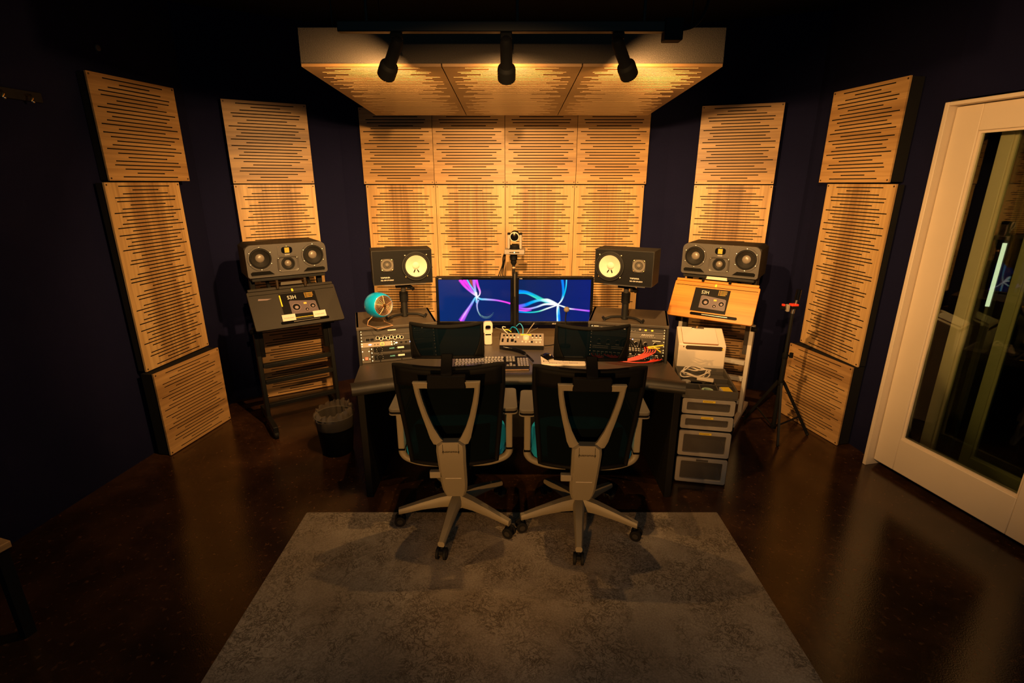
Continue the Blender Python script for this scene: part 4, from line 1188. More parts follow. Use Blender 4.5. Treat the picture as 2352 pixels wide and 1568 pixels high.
monitor('left computer monitor showing magenta light streaks on navy', -.258, 3.45, .848, .530, .338, art1, bg1)
monitor('right computer monitor showing cyan light streaks on navy', .294, 3.45, .848, .530, .338, art2, bg2)
# dual monitor post
t = thing('monitor_mount', 'black post and arms carrying the two computer monitors', 'monitor mount', (.022, 3.535, DZ+.001))
MB().box(-.11, .11, -.08, .055, 0, .014).build('base_plate', BLACKM, t, bevel=.003)
MB().cyl((0,0,.014), (0,0,.47), .017, n=20).build('post', BLACKM, t)
MB().box(-.30, .30, -.012, .012, .245, .285).build('crossbar', BLACKM, t, bevel=.003)
for sx in (-1, 1): MB().box(sx*.27-.04, sx*.27+.04, -.033, -.012, .22, .31).build('monitor_bracket', BLACKM, t, bevel=.002)
MB().cyl((-.003,-.022,.30), (-.003,-.022,.46), .004, n=8).build('cable_guide', MGREY, t)

# ------------------------------------------------------------------ video camera on its stand
CAMS = mat('camera_grey', (0.21, 0.18, 0.15), 0.45)
def ptz():
    z0 = 1.316
    t = thing('camera_stand', 'thin black pole with clamp holding the video camera', 'camera stand', (.012, 3.675, DZ+.001))
    MB().cyl((0,0,0), (0,0,.012), .042, n=24).build('base', BLACKM, t)
    MB().cyl((0,0,.012), (0,0,.50), .011, n=14).build('pole', BLACKM, t)
    MB().lathe([(.014,.50),(.022,.515),(.020,.53),(.026,.535),(.027,.56),(.018,.575),(.010,.58)], None, 20).build('clamp', BLACK, t)
    MB().lathe([(.012,.486),(.017,.478),(.012,.47)], None, 16).build('collar', COPPER, t)
    MB().cyl((0,0,.575), (0,0,z0-DZ-.018), .010, n=14).build('ball_post', SILVER, t)
    MB().box(-.025, .025, -.025, .025, z0-DZ-.018, z0-DZ).build('mount_plate', BLACK, t, bevel=.003)
    c = thing('video_camera', 'silver pan tilt video camera with round lens above the monitors', 'camera', (.02, 3.655, z0+.001), R(-4))
    MB().box(-.072, .072, -.05, .06, 0, .034).build('base_housing', CAMS, c, bevel=.004)
    MB().box(-.035, .035, -.0508, -.05, .011, .019).build('sensor_window', BLACKG, c)
    MB().box(-.003, .003, -.0515, -.0505, .012, .018).build('status_light', LEDG, c)
    MB().lathe([(.042,.034),(.042,.044),(.036,.048),(.034,.062),(.0003,.062)], None, 24).build('swivel', BLACK, c)
    for sx in (-1, 1):
        MB().box(sx*.042-.009, sx*.042+.009, -.022, .03, .036, .145).build('yoke_arm', CAMS, c, bevel=.003)
        MB().box(sx*.042-.0092, sx*.042+.0092, -.0222, .0302, .134, .146).build('yoke_cap', BLACK, c)
    M = Matrix.Translation((0,0,.128)) @ Matrix.Rotation(R(8), 4, 'X') @ TOY
    MB().lathe([(.0005,-.04),(.025,-.038),(.032,-.02),(.032,.03),(.033,.04)], M, 32).build('lens_barrel', BLACK, c)
    MB().lathe([(.033,.036),(.0345,.042),(.031,.048),(.028,.046)], M, 32).build('lens_ring', CREAM, c)
    MB().lathe([(.028,.042),(.015,.044),(.0003,.045)], M, 32).build('lens_glass', BLACKG, c)
    for k, (dx, lab) in enumerate(((-.095, 'left black cable hanging from the video camera'), (-.082, 'middle black cable hanging from the video camera'), (-.07, 'right black cable hanging from the video camera'))):
        cable(lab, [(-.045,3.722+.012*k,z0+.012), (-.066+.008*k,3.735+.01*k,z0-.035), (-.070+.006*k,3.74+.01*k,z0-.09), (dx+.0,3.74+.01*k,z0-.16), (dx-.012+.01*k,3.74+.012*k,1.10), (dx,3.74+.012*k,.95)], .0035, BLACK, 'camera_cable', 'cable', 'cables of the video camera', plugs=False)
ptz()

# ------------------------------------------------------------------ things on the worktop
def keyboard():
    t = thing('computer_keyboard', 'black computer keyboard with a palm rest between the chairs', 'keyboard', (-.125, 2.955, DZ+.001), R(2))
    MB().prismz(rrect(.455, .19, .012, 4), 0, .014).build('case', BLACK, t, bevel=.002)
    MB().prismz(rrect(.30, .05, .012, 4, .075, -.105), 0, .010).build('palm_rest', LAMIN, t, bevel=.002)
    MB().box(-.07, .22, -.1305, -.1285, .004, .009).build('palm_rest_edge', COPPER, t)
    n = 0
    keys = []
    for r in range(6):
        z = .018+.0012*r; y = -.075+.0265*r + (.006 if r == 5 else 0)
        xs = [-.215+.0198*k for k in range(15)]
        for k, x in enumerate(xs):
            if r == 0 and 3 <= k <= 8:
                if k == 3: keys.append((x+.05, y, z, .115, .020))
                continue
            keys.append((x+.003*(r % 2), y, z, .0172, .020))
        for k in range(3):
            if r in (0, 3, 4, 5) or (r == 1 and k == 1): keys.append((.097+.0195*k, y, z, .0165, .018))
        for k in range(4):
            if r < 5: keys.append((.165+.0175*k, y, z, .0155, .019))
    cm = None
    for i, (x, y, z, w, d) in enumerate(keys):
        key = (w, d)
        mb = MB(); mb.add([(-w/2,-d/2,-.006),(w/2,-d/2,-.006),(w/2,d/2,-.006),(-w/2,d/2,-.006),(-w*.4,-d*.36,.002),(w*.4,-d*.36,.002),(w*.4,d*.40,.002),(-w*.4,d*.40,.002)],
                          [(4,5,6,7),(0,1,5,4),(1,2,6,5),(2,3,7,6),(3,0,4,7)])
        keys[i] = (mb, x, y, z)
    nk = 0
    rest = MB()
    for mb, x, y, z in keys:
        if nk < 100:
            o = mb.build('key', DGREY2, t, smooth=False); o.location = (x, y, z); nk += 1
        else:
            rest.add([(vx+x, vy+y, vz+z) for vx, vy, vz in mb.v], mb.f)
    if rest.v:
        o = rest.build('keys', DGREY2, t, smooth=False); o['kind'] = 'stuff'
DGREY2 = mat('key_caps', (0.11, 0.10, 0.095), 0.3)
keyboard()
def controller():
    t = thing('monitor_controller', 'silver sloped monitor controller with a big round knob and small buttons', 'audio gear', (.068, 3.315, DZ+.001), R(-3))
    w, d = .295, .165
    poly = [(-d/2, 0), (d/2, 0), (d/2, .062), (-d/2, .028)]
    MB().prism(poly, -w/2, w/2, Matrix(((0,1,0,0),(1,0,0,0),(0,0,1,0),(0,0,0,1)))).build('body', BLACK, t, bevel=.003)
    sl = math.atan2(.034, d)
    m = Matrix.Translation((0, -d/2, .029)) @ Matrix.Rotation(sl, 4, 'X')
    def top(name, mm, mb, parent=t):
        o = mb.build(name, mm, parent); 
        if parent is t: o.matrix_local = m
        return o
    Ls = d/math.cos(sl)
    top('face_plate', SILVER, MB().box(-w/2, w/2, 0, Ls, 0, .003))
    k = MB().lathe([(.024,.003),(.024,.010),(.021,.022),(.019,.024),(.0003,.024)], Matrix.Translation((.028,.088,0)), 28); top('volume_knob', CREAM, k)
    for x, y in ((-.125,.125),(-.103,.125),(-.078,.125),(-.053,.125),(.072,.125),(.098,.125),(.124,.125),(-.13,.07),(-.095,.07),(-.13,.045),(-.095,.045),(-.042,.040),(.068,.040)):
        top('button', BLACK, MB().box(x-.006, x+.006, y-.006, y+.006, .003, .011))
    for x, y in ((-.103,.105),(-.078,.105),(-.053,.105),(-.027,.105),(.072,.105),(.098,.105),(.124,.105),(.098,.040),(.124,.040),(.004,.046),(.028,.040),(.052,.046)):
        top('white_button', WHITEP, MB().lathe([(.006,.003),(.006,.008),(.0003,.009)], Matrix.Translation((x,y,0)), 12))
    top('display_strip', BLACK, MB().box(-.075, -.055, .045, .085, .003, .0035))
    top('white_slot', WHITEP, MB().box(.075, .135, .072, .080, .003, .0045))
    top('yellow_tape', YELLOW, MB().box(-.012, .062, .138, .150, .003, .006))
    b = (.068, 3.315)
    spec = (('teal cable arching from the back of the controller', TEALP, [(.05,3.385,.80),(.03,3.40,.835),(.0,3.42,.84),(-.02,3.44,.80)]),
            ('light blue cable arching behind the controller', BLUE, [(.075,3.385,.80),(.075,3.40,.84),(.055,3.42,.865),(.03,3.44,.84)]),
            ('yellow marked cable behind the controller', YELLOW, [(-.005,3.40,.81),(-.03,3.405,.825),(-.06,3.41,.822)]),
            ('white cable hooked behind the controller', PAPERW, [(-.03,3.40,.80),(-.06,3.40,.83),(-.065,3.41,.845),(-.045,3.42,.84)]),
            ('grey cable sticking out left behind the controller', MGREY, [(-.035,3.385,.80),(-.07,3.40,.825),(-.115,3.42,.835)]),
            ('grey wire sticking up right behind the controller', SILVER, [(.10,3.385,.80),(.125,3.40,.835),(.155,3.42,.87)]),
            ('grey wire lying right behind the controller', MGREY, [(.11,3.385,.80),(.14,3.40,.82),(.18,3.42,.833)]))
    for lab, mm, pts in spec: cable(lab, pts, .003, mm, 'controller_cable', 'cable', 'loose cables behind the controller', plugs=False)
controller()
def worktop_bits():
    # handheld device left of the controller
    t = thing('desk_telephone', 'cream handset with an oval opening beside the left headrest', 'telephone', (-.165, 3.36, DZ+.001), R(6))
    frame_rr(MB(), .062, .085, .036, .036, .018, .012, -.02, .02, 6, 0, .118).build('upper_handle', CREAM, t, bevel=.003)
    MB().prism(rrect(.052, .085, .012, 5, 0, .043), -.022, .022).build('body', CREAM, t, bevel=.003)
    MB().box(-.02, .02, -.024, -.022, .07, .078).build('dark_slot', SLOT, t)
    # coiled cord
    base = smooth_path([(-.06,3.225,.755),(.0,3.20,.753),(.06,3.14,.752),(.10,3.06,.752),(.13,2.96,.751)], 30)
    N = len(base); pts = []
    for i, p in enumerate(base):
        for k in range(6):
            f = (i + k/6); q = base[min(i+1, N-1)]; pp = p.lerp(q, k/6); a = 2*PI*f/1.9
            tight = .010 if i < N*.6 else .004
            d = (base[min(i+1,N-1)]-base[max(i-1,0)]).normalized(); sd = Vector((-d.y, d.x, 0))
            pts.append(pp + sd*tight*math.cos(a) + Vector((0,0,tight*math.sin(a))))
    o = thing('coiled_cord', 'black coiled cord curving around the right end of the keyboard', 'cord', (.03, 3.1, DZ))
    MB().tube([p-Vector((.03,3.1,DZ)) for p in pts], .0022, 6).build('coil', BLACKG, o)
    # white card slab with printed lettering
    t = thing('printed_board', 'white printed slab with dark lettering on the desk at centre right', 'board', (.315, 2.985, DZ+.001), R(-1))
    MB().prismz(rrect(.27, .155, .01, 4), 0, .014).build('slab', CREAM, t, bevel=.003)
    mb = MB(); mb.box(-.122,-.117,-.035,-.012,.014,.0146); mb.box(-.092,-.087,-.035,-.012,.014,.0146); mb.box(-.122,-.087,-.0255,-.022,.014,.0146)
    for x in (0,.04,.06): mb.box(x-.003, x+.003, -.02,-.005,.014,.0146)
    mb.build('printed_symbols', INK, t)
    text('Enhancing Your Mobile Experience', .0125, INK, t, (0,-.058,.0142), rot=(0,0,0), align='CENTER')
    # mouse
    t = thing('computer_mouse', 'black computer mouse standing on the corner of the white slab', 'mouse', (.225, 3.03, DZ+.0145), R(25))
    rows = []
    for i in range(9):
        a = PI*i/8; rows.append([( .028*math.cos(a)*(1-.25*(v/6-.5)**2), -.05+.1*v/6, .030*math.sin(a)*math.sin(PI*(v+1.2)/8.4)+.001) for v in range(7)])
    MB().grid(rows).build('shell', BLACKG, t)
    MB().cyl((-.004,-.028,.026), (.004,-.028,.026), .006, n=12).build('scroll_wheel', SILVER, t)
    # gooseneck microphone
    t = thing('gooseneck_microphone', 'small gooseneck microphone standing in front of the right monitor', 'microphone', (.362, 3.30, DZ+.001))
    MB().cyl((0,0,0), (0,0,.012), .035, n=24).build('base', BLACKM, t)
    MB().tube(smooth_path([(0,0,.012),(.0,0,.10),(-.004,0,.19),(0,-.01,.25)]), .0042, 10).build('gooseneck', BLACKM, t)
    MB().sphere((0,-.012,.262), .019, 20).build('foam_head', FOAM, t)
    # red black cable end right of the controller
    cable('dark cable lying right of the controller', [(.22,3.30,.742),(.27,3.305,.745),(.31,3.33,.75),(.30,3.36,.765)], .0035, BLACK, 'desk_cable', 'cable', plugs=False)
FOAM = mat('grey_foam', (0.16, 0.13, 0.105), 0.9, noise=0.3, scale=500, bump=0.4)
worktop_bits()

# ------------------------------------------------------------------ chairs
CFRAME = mat('chair_frame_black', (0.005, 0.005, 0.005), 0.65, spec=0.12)
def chair():
    t = thing('office_chair', 'left high back mesh office chair with headrest at the desk', 'office chair', (-.297, 2.42, .0102), R(1.5), 'mesh office chairs at the desk')
    # five star base
    for k in range(5):
        a = R(331 + 72*k); c, s = math.cos(a), math.sin(a)
        d = Vector((c, s, 0))
        # leg mesh in its own frame along +x, rotated to its angle
        mb = MB(); rows = []
        for r, z, w, h in ((.02,.135,.062,.075),(.10,.130,.056,.060),(.20,.113,.046,.044),(.29,.093,.038,.034),(.322,.086,.034,.030)):
            rows.append([(r, y*w/2, z + zz*h/2) for y, zz in ((-.7,-1),(.7,-1),(1,-.4),(1,.4),(.65,1),(-.65,1),(-1,.4),(-1,-.4),(-.7,-1))])
        mb.grid(rows); n = 9
        mb.f.append(tuple(range(4*n, 4*n+8)))
        l = mb.build('base_leg', KHAKI, t); l.rotation_euler = (0,0,a)
        cs = MB()
        for sy in (-1, 1): cs.cyl((.318, sy*.012, .0305), (.318, sy*.026, .0305), .030, n=24)
        cs.cyl((.310, 0, .05), (.310, 0, .082), .008, n=10); cs.box(.295, .338, -.011, .011, .035, .055)
        cs.build('caster', RUBBER, l, bevel=.002)
        MB().cyl((.318, -.0268, .0305), (.318, .0268, .0305), .015, n=16).build('caster_hub', DGREY, l)
    MB().lathe([(.0003,.16),(.045,.16),(.046,.10),(.035,.09),(.0003,.09)], None, 24).build('hub', KHAKI, t)
    MB().cyl((0,0,.15), (0,0,.40), .027, n=20).build('gas_column', BLACKM, t)
    MB().box(-.085, .085, -.13, .13, .385, .435).build('tilt_mechanism', BLACK, t, bevel=.01)
    # seat
    rows = []; NN = 14
    out = []
    for i in range(40):
        a = 2*PI*i/40; ca, sa = math.cos(a), math.sin(a)
        e = 4.0; r = (abs(ca/.266)**e + abs(sa/.245)**e)**(-1/e)
        out.append((r*ca, r*sa + .12))
    rings = ((.0,.437,.97),(.012,.442,1.0),(.04,.455,1.0),(.052,.468,.985),(.056,.478,.93),(.058,.483,.75),(.059,.480,.4),(.059,.478,.02))
    rows = []
    for _, z, f in rings:
        rows.append([(x*f, (y-.12)*f+.12, z) for x, y in out] + [(out[0][0]*f, (out[0][1]-.12)*f+.12, z)])
    rows = [[(x*.02, (y-.12)*.02+.12, .437) for x, y in out+[out[0]]]] + rows
    MB().grid(rows).build('seat', TEAL, t)
    MB().prismz([(x*.90, (y-.12)*.9+.12) for x, y in out], .425, .437).build('seat_pan', BLACK, t)
    # back: curved black frame with mesh
    def backp(u, v):       # u -1..1, v 0 bottom .. 1 top
        z = .435 + .55*v
        hw = .215 + .033*min(1, v*1.25) - .012*max(0, v-.8)*5*0
        y = -.165 - .075*v**1.5 + .035*(1-abs(v-.25))*0
        y = -.150 - .115*v**1.3 - .03*math.sin(PI*min(1, v*1.6))*0
        return Vector((u*hw, y + .045*u*u, z + .010*u*u*(1 if v > .9 else 0)))
    ov = []
    for v in [i/14 for i in range(15)]: ov.append(backp(-1, v))
    for u in [-.9+.2*i for i in range(10)]: ov.append(backp(u, 1.0)+Vector((0,0,.002)))
    for v in [1-i/14 for i in range(15)]: ov.append(backp(1, v))
    for u in [.9-.2*i for i in range(10)]: ov.append(backp(u, 0.0))
    MB().tube(ov, .013, 10, closed=True).build('back_frame', CFRAME, t)
    MB().grid([[backp(-1+2*i/16, j/14) for i in range(17)] for j in range(15)]).build('back_mesh', MESH, t)
    # thick black top band of the back
    MB().grid([[backp(-.98+1.96*i/16, .84+.16*j/4)+Vector((0,-.006,0)) for i in range(17)] for j in range(5)]).build('top_band', CFRAME, t, solid=.012)
    rows = [[backp(-.8+1.6*i/12, .08+.30*j/6)+Vector((0,.028,0)) for i in range(13)] for j in range(7)]
    MB().grid(rows).build('lumbar_pad', BLACK, t, solid=.02)
    # Y shaped support behind the back
    def ypt(x, z): return Vector((x, -.232 - .115*((z-.5)/.485)**1.3 if z > .5 else -.232 + (.5-z)*.30, z))
    for sx in (-1, 1):
        path = [(sx*.136,.950),(sx*.132,.90),(sx*.123,.84),(sx*.109,.77),(sx*.091,.70),(sx*.072,.64),(sx*.052,.605)]
        wid = (.024,.024,.026,.028,.034,.048,.060)
        rows = []
        for i, (x, z) in enumerate(path):
            p = ypt(x, z); w = wid[i]/2
            rows.append([p+Vector((-w,.010,0)), p+Vector((-w,-.006,0)), p+Vector((-w*.5,-.012,0)), p+Vector((w*.5,-.012,0)), p+Vector((w,-.006,0)), p+Vector((w,.010,0)), p+Vector((-w,.010,0))])
        MB().grid(rows).build('support_arm', KHAKI, t)
        p0 = ypt(sx*.165,.948); p1 = ypt(sx*.07,.938)
        mb = MB(); mb.add([ypt(sx*.150,.958)+Vector((0,-.012,0)), ypt(sx*.080,.958)+Vector((0,-.012,0)), ypt(sx*.066,.930)+Vector((0,-.012,0)), ypt(sx*.138,.924)+Vector((0,-.012,0)),
                           ypt(sx*.150,.958)+Vector((0,.012,0)), ypt(sx*.080,.958)+Vector((0,.012,0)), ypt(sx*.066,.930)+Vector((0,.012,0)), ypt(sx*.138,.924)+Vector((0,.012,0))],
                          [(0,1,2,3),(7,6,5,4),(0,4,5,1),(1,5,6,2),(2,6,7,3),(3,7,4,0)])
        mb.build('support_tab', KHAKI, t, bevel=.003)
    cb = ypt(0,.945)
    MB().box(-.085, .085, cb.y-.016, cb.y+.02, .925, .985).build('headrest_base', BLACK, t, bevel=.006)
    MB().box(-.137, .137, cb.y-.004, cb.y+.012, .926, .936).build('support_crossbar', KHAKI, t)
    # spine
    rows = []
    for z, w in ((.625,.045),(.605,.068),(.575,.070),(.50,.068),(.40,.067),(.33,.066),(.28,.062),(.235,.050)):
        p = Vector((0, -.252 + max(0, .55-z)*.46, z)); ch = .012
        rows.append([p+Vector(q) for q in ((-w,.02,0),(-w,-.010,0),(-w+ch,-.024,0),(w-ch,-.024,0),(w,-.010,0),(w,.02,0),(-w,.02,0))])
    mb = MB().grid(rows); mb.f.append(tuple(range(6))); nn = len(rows)*7-7; mb.f.append(tuple(range(nn, nn+6)))
    sp = mb.build('spine', KHAKI, t)
    MB().box(-.035, .035, -.085, .0, .27, .40).build('spine_bracket', BLACK, t)
    sy = lambda z: -.252 + max(0,.55-z)*.46 - .0245
    MB().box(-.040, .040, sy(.385)-.001, sy(.385)+.002, .384, .387).build('seam_line', CREAM, sp)
    for sx in (-1, 1): MB().box(sx*.037-.0008, sx*.037+.0008, sy(.59)-.001, sy(.59)+.004, .565, .615).build('seam_line', SLOT, sp)
    text('Autonomous', .0155, SLOT, sp, (0, sy(.57)-.001, .572), align='CENTER')
    # headrest
    hp = lambda u, v: Vector((u*(.155+.004*(1-v)), -.262-.035*v+.040*u*u, 1.045+.150*v - .012*u*u*(1-v) + .006*u*u*v))
    MB().grid([[hp(-1+2*i/14, j/8) for i in range(15)] for j in range(9)]).build('headrest_mesh', MESHH, t)
    ov = [hp(-1, i/8) for i in range(9)] + [hp(-.86+.172*i, 1) for i in range(11)] + [hp(1, 1-i/8) for i in range(9)] + [hp(.86-.172*i, 0) for i in range(11)]
    MB().tube(ov, .0085, 8, closed=True).build('headrest_frame', CFRAME, t)
    for sx in (-1, 1):
        MB().grid([[hp(sx*(1-.28*(1-((j/8)))**2*1.0*i/4), j/8)+Vector((0,-.004,0)) for i in range(5)] for j in range(9)]).build('headrest_wing', CFRAME, t, solid=.006)
    MB().bar((0, cb.y, .98), (0, -.268, 1.06), .05, .018, up=(0,1,0)).build('headrest_stem', BLACK, t, bevel=.004)
    # armrests
    for sx in (-1, 1):
        x = sx*.282
        pad = MB().prismz([(x+px, py) for px, py in rrect(.082, .265, .022, 5, 0, .04)], .695, .715).build('armrest_pad', PADM, t, bevel=.005)
        MB().prismz([(x+px, py) for px, py in rrect(.084, .262, .022, 5, 0, .04)], .678, .685).build('armrest_plate', KHAKI, pad, bevel=.002)
        MB().prismz([(x+px, py) for px, py in rrect(.078, .255, .022, 5, 0, .04)], .684, .696).build('armrest_band', BLACK, pad)
        MB().bar((x, -.01, .46), (x, -.01, .68), .034, .055).build('armrest_post', KHAKI, t, bevel=.006)
        MB().box(x-.0175, x+.0175, -.038, .018, .452, .458).build('post_seam', SLOT, t)
        pts = smooth_path([(sx*.282,-.01,.456),(sx*.280,-.012,.425),(sx*.25,-.015,.395),(sx*.17,-.02,.372),(sx*.06,-.03,.372)], 6)
        MB().tube(pts, [.020]*len(pts), 10).build('armrest_bracket', KHAKI, t)
    MB().box(-.115, -.06, -.215, -.185, .395, .43).build('tilt_lever', KHAKI, t, bevel=.004)
    return t
C1 = chair()
C2 = dup(C1)
C2['label'] = 'right high back mesh office chair with headrest at the desk'
C2.location = (.362, 2.385, .0102); C2.rotation_euler = (0, 0, R(-2.5))
for ch in kids(C2):
    if ch.name.startswith('base_leg'): ch.rotation_euler.z += R(7)

# ------------------------------------------------------------------ drawer tower, beige case and small things
TRAYM = mat('tray_plastic', (0.075, 0.066, 0.055), 0.6, spec=0.3)
def tower():
    an = R(-11)
    t = thing('drawer_tower', 'tall black storage tower with four clear plastic drawers', 'drawer unit', (1.172, 2.79, 0), an)
    w, d = .315, .40; zt = .63
    # black frame: top tray, sides, shelves
    mb = MB(); mb.box(-w/2, w/2, -.01, d, zt-.055, zt-.045)
    mb.box(-w/2, w/2, -.01, .0, zt-.045, zt); mb.box(-w/2, w/2, d-.01, d, zt-.045, zt)
    mb.box(-w/2, -w/2+.01, 0, d-.01, zt-.045, zt); mb.box(w/2-.01, w/2, 0, d-.01, zt-.045, zt)
    mb.box(-w/2+.01, w/2-.01, .115, .125, zt-.045, zt-.012); mb.box(-.05, -.042, 0, .115, zt-.045, zt-.012); mb.box(.05, .058, 0, .24, zt-.045, zt-.012); mb.box(-w/2+.01, w/2-.01, .235, .245, zt-.045, zt-.012)
    mb.build('tray_top', TRAYM, t, bevel=.002)
    zs = [(.475,.572),(.375,.465),(.195,.362),(.012,.180)]
    mb = MB()
    for sx in (-1, 1): mb.box(sx*(w/2-.004)-.004, sx*(w/2-.004)+.004, .012, d, 0, zt-.055)
    mb.box(-w/2, w/2, d-.008, d, 0, zt-.055)
    for z0, z1 in zs: mb.box(-w/2+.008, w/2-.008, .012, d-.008, z0-.010, z0-.003)
    mb.build('frame', BLACK, t)
    for i, (z0, z1) in enumerate(zs):
        ww = w/2-.008
        out = .0 if i < 2 else .004
        dr = MB(); frame_rr(dr, 2*ww, z1-z0, 2*ww-.055, (z1-z0)-.045, .012, .008, -.012-out, .0, 5, 0, (z0+z1)/2)
        D_ = dr.build('drawer', CLEARP, t, bevel=.002)
        MB().box(-ww+.026, ww-.026, -.006, -.003, z0+.02, z1-.02).build('drawer_front', CLEARP2, D_)
        MB().box(-ww+.01, ww-.01, .0, d-.03, z0+.002, z0+.006).build('drawer_floor', CLEARP, D_)
        MB().box(-ww+.03, ww-.05, .03, d-.08, z0+.006, z0+.006+(z1-z0)*.55).build('drawer_contents', SLOT, D_)
        mm = (YELLOW, YELLOW, YELLOW, MGREY)[i]
        lb = MB().box(-.055+.02, .015+.02, -.0135-out, -.012-out, z1-.019, z1-.006).build('yellow_label' if i < 3 else 'grey_label', mm, D_)
        text(('MICROPHONES','ADAPTERS','CABLES','TOOLS')[i] if False else '', .006, INK, D_, (0,0,0)) if False else None
        mb = MB()
        for k in range(9): mb.box(-.03+.006*k, -.0265+.006*k, -.0139-out, -.0135-out, z1-.0145, z1-.0105)
        mb.build('label_print', INK, D_)
    return t
CLEARP2 = mat('clear_drawer_front', (0.16, 0.14, 0.12), 0.3, alpha=0.35)
tower()
def beige():
    an, L, c = AB((1.122,3.262), (1.416,3.202))
    t = thing('beige_case', 'beige box with a slanted top standing behind the drawer tower', 'box', (c[0], c[1], 0), an)
    w = .302; dp = .20
    m = Matrix(((0,1,0,0),(1,0,0,0),(0,0,1,0),(0,0,0,1)))
    MB().prism([(0,0),(dp,0),(dp,.838),(.012,.775),(0,.768)], -w/2, w/2, m).build('shell', CREAM, t, bevel=.006)
    MB().prism(rrect(.235, .028, .012, 4, .012, .748), -.002, .001).build('finger_recess', SCREW, t)
    MB().cyl((-.118,.0,.752), (-.118,-.003,.752), .004, n=10).build('screw', INK, t)
    MB().box(.125,.135,-.002,.0,.742,.750).build('sticker', YELLOW, t)
    sl = math.atan2(.838-.775, dp-.012)
    bpy.context.view_layer.update()
    mt = t.matrix_world @ Matrix.Translation((0, .012, .776)) @ Matrix.Rotation(sl, 4, 'X')
    k = thing('clipboard', 'brown clipboard with blank paper lying on the slanted beige box', 'clipboard', matrix=mt)
    MB().prismz(rrect(.225, .195, .008, 4, -.012, .085), .001, .005).build('board', mat('hardboard', (.30,.12,.04), .5, noise=.2, scale=90), k)
    MB().box(-.123, .099, -.008, .180, .0052, .0075).build('paper', PAPERW, k)
    MB().box(-.055, .025, .160, .182, .0075, .012).build('clip', CHROME, k, bevel=.001)
    MB().cyl((-.02,.172,.012), (-.02,.172,.024), .007, n=12).build('clip_loop', BRASS, k)
beige()
TW = Matrix.Translation((1.172, 2.79, .585)) @ Matrix.Rotation(R(-11), 4, 'Z')
def tray_things():
    pts = []
    rr = random.Random(5)
    for k in range(70):
        a = 2*PI*k/22; r = .062 + .010*math.sin(k*.7)
        pts.append(TW @ Vector((-.055 + r*1.25*math.cos(a), .225 + r*.75*math.sin(a), .055 + .010*math.sin(k*.9) + .00035*k + .015*math.sin(a+.4) + .004)))
    o0 = TW @ Vector((-.055,.225,.0))
    t = thing('cable_coil', 'white coiled cable lying on top of the drawer tower', 'cable', tuple(o0))
    MB().tube([p-o0 for p in smooth_path(pts, 3)], .0042, 8).build('coil', CREAM, t)
    MB().bar(TW @ Vector((-.05,.175,.05)) - o0, TW @ Vector((.045,.150,.05)) - o0, .028, .02).build('power_plug', CREAM, t, bevel=.004)
    t = thing('black_cable_bundle', 'tangled black cable under the white coil on the tower', 'cable', tuple(TW @ Vector((-.06,.16,.0015))))
    p = [(.055*math.cos(k*.9)+.01*math.sin(k*2.3), .022*math.sin(k*.9), .006+.004*math.sin(k*1.7)+.0006*k) for k in range(22)]
    MB().tube(smooth_path(p, 4), .0035, 7).build('cord', BLACKG, t)
    t = thing('tape_pack', 'small yellow and white packet in the tower tray', 'packet', matrix=TW @ Matrix.Translation((.105,.060,.003)) @ Matrix.Rotation(R(8),4,'Z'))
    MB().box(-.030, .030, -.045, .045, 0, .026).build('box', PAPERW, t, bevel=.002)
    MB().box(-.026, .026, -.036, .040, .026, .029).build('yellow_cards', YELLOW, t, bevel=.001)
    t = thing('tape_roll', 'round pale green roll lying in the front of the tower tray', 'roll', matrix=TW @ Matrix.Translation((-.005,.055,.0015)))
    MB().lathe([(.020,0),(.033,0),(.034,.012),(.033,.024),(.020,.024),(.019,.012),(.020,0)], None, 28).build('roll', GREENP, t)
    t = thing('glass_jar', 'small clear round dish at the left of the tower tray', 'dish', matrix=TW @ Matrix.Translation((-.115,.165,.0015)))
    MB().lathe([(.0003,0),(.026,0),(.028,.03),(.026,.03),(.024,.004),(.0003,.004)], None, 24).build('dish', CLEARP, t)
tray_things()

# ------------------------------------------------------------------ waste bin
def bin_():
    t = thing('waste_bin', 'round black waste bin with a clear bag hanging over its rim', 'bin', (-1.225, 3.20, 0))
    MB().lathe([(.0003,.0),(.098,.0),(.104,.01),(.128,.27),(.131,.272),(.131,.280),(.126,.280),(.100,.012),(.0003,.012)], None, 40).build('bucket', BLACK, t)
    MB().tube([(.130*math.cos(2*PI*k/40), .130*math.sin(2*PI*k/40), .281) for k in range(40)], .0035, 8, closed=True).build('rim', MGREY, t)
    rows = []; rr = random.Random(9)
    N = 48
    for j, (r, z) in enumerate(((.128,.20),(.137,.265),(.134,.290),(.122,.318),(.112,.325),(.110,.30),(.108,.22),(.10,.12))):
        row = []
        for k in range(N):
            a = 2*PI*k/N
            amp = (.0005,.002,.006,.012,.012,.008,.006,.004)[j]
            row.append(((r+amp*math.sin(k*2.4+j)+amp*.6*rr.uniform(-1,1))*math.cos(a), (r+amp*math.sin(k*2.4+j))*math.sin(a), z + amp*1.2*rr.uniform(-1,1) + (.02*math.sin(a*1.0+.6) if 2 <= j <= 4 else 0)))
        row.append(row[0]); rows.append(row)
    MB().grid(rows).build('bag', BAGM, t)
bin_()

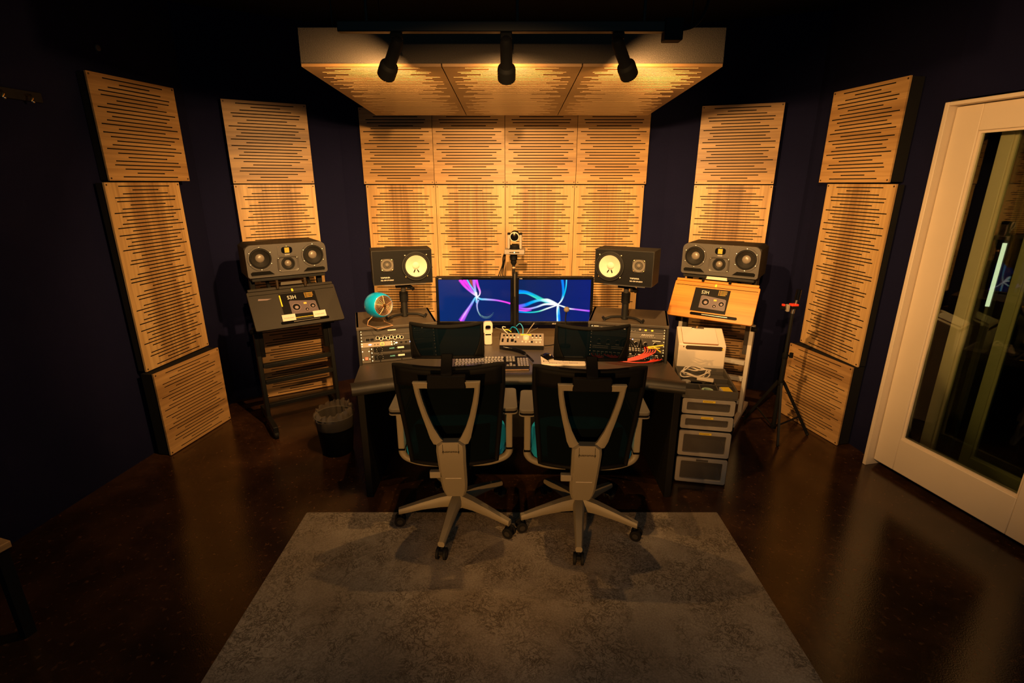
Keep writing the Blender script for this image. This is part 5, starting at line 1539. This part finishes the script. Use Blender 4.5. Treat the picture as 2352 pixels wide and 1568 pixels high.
# ------------------------------------------------------------------ microphone stand
def micstand():
    t = thing('tripod_stand', 'thin black tripod stand with red clamp beside the right wood box', 'tripod', (1.955, 3.45, 0), R(0))
    MB().cyl((0,0,.05), (0,0,.62), .015, n=16).build('pole', BLACKM, t)
    MB().cyl((0,0,.60), (0,0,.93), .011, n=16).build('inner_pole', BLACKM, t)
    kn = MB().lathe([(.019,.60),(.020,.63),(.014,.645)], None, 16).build('pole_lock', BLACK, t)
    MB().cyl((.015,0,.62), (.05,0,.62), .006, n=10).build('lock_shaft', BLACKM, kn); MB().cyl((.043,0,.605), (.043,0,.64), .013, n=8).build('lock_knob', BLACK, kn)
    MB().lathe([(.024,.40),(.026,.415),(.024,.43)], None, 18).build('leg_collar', BLACK, t)
    MB().lathe([(.020,.05),(.022,.065),(.020,.08)], None, 18).build('brace_collar', BLACK, t)
    for k, (dx, dy) in enumerate(((.245,-.03),(-.10,.24),(-.06,-.20))):
        f = Vector((dx, dy, .012)); h = Vector((dx,dy,0)).normalized()*.022
        l = MB().bar(h+Vector((0,0,.415)), f, .014, .020).build('leg', BLACKM, t)
        MB().sphere(f+Vector((0,0,0)), .012, 12).build('rubber_foot', RUBBER, l)
        MB().bar(h+Vector((0,0,.066)), h.lerp(f, .62)+Vector((0,0,.14)), .008, .010).build('brace', BLACKM, l)
    MB().cyl((0,0,.93), (.003,0,.965), .012, n=14).build('swivel', CHROME, t)
    c = MB().box(-.02, .03, -.02, .02, .965, .985).build('clamp', BLACK, t, bevel=.003)
    MB().box(-.025, .025, -.022, .018, .985, 1.0).build('red_lever', RED, c, bevel=.003)
    MB().box(-.050, -.030, -.016, .014, .945, .995).build('grip', SILVER, c, bevel=.004)
    MB().cyl((-.06,0,.97), (-.085,0,.97), .014, n=12).build('clamp_knob', BLACK, c); MB().box(-.078,-.064,-.01,.01,.985,.998).build('red_tip', RED, c)
    MB().cyl((.012,0,1.0), (.016,0,1.03), .007, n=10).build('spigot', CHROME, t)
    MB().cyl((.016,0,1.028), (.020,0,1.10), .017, n=16).build('phone_grip', BLACKG, t)
micstand()

# ------------------------------------------------------------------ dark left side: wall hooks and table corner
def left_dark():
    a, b = WALLS['left']; an, L, c = AB(a, b)
    def wl(y, off=0.0):
        f = (y-a[1])/(b[1]-a[1]); x = a[0]+(b[0]-a[0])*f
        n = Vector((math.sin(an), -math.cos(an)))     # towards the room
        return (x+n.x*off, y+n.y*off)
    p = wl(2.62)
    t = thing('wall_rail', 'dark wall rail with small glinting brass hooks, high on the left wall', 'wall rail', (p[0], p[1], 2.205), an)
    MB().box(-.36, .36, -.02, 0, 0, .05).build('rail_board', BLACKT, t, bevel=.003)
    for k, x in enumerate((-.28, -.12, -.03, .13, .27)):
        MB().tube([(x,-.02,.028),(x,-.05,.026),(x,-.058,.012),(x-.006,-.055,-.004)], .006, 10).build('hook', BRASS, t)
        MB().sphere((x,-.058,-.006), .008, 12).build('hook_tip', CHROME, t)
    p = wl(3.41)
    t = thing('wall_sensor', 'small pale oval sensor high on the dark left wall', 'sensor', (p[0], p[1], 2.565), an)
    MB().lathe([(.018,0),(.017,.008),(.010,.012),(.0003,.013)], TOY, 24).build('sensor_cap', MGREY, t)
    t = thing('side_table', 'corner of a small wooden table at the left edge of the view', 'table', (-1.985-.21*.95-.21*.3, 1.69+.21*.3-.21*.95, 0), R(-17.5))
    MB().box(-.21, .21, -.21, .21, .42, .45).build('tabletop', WOOD_H, t, bevel=.004)
    for sx in (-1, 1):
        for sy in (-1, 1): MB().bar((sx*.18, sy*.18, 0), (sx*.18, sy*.18, .42), .04, .04).build('leg', BLACKM, t)
left_dark()
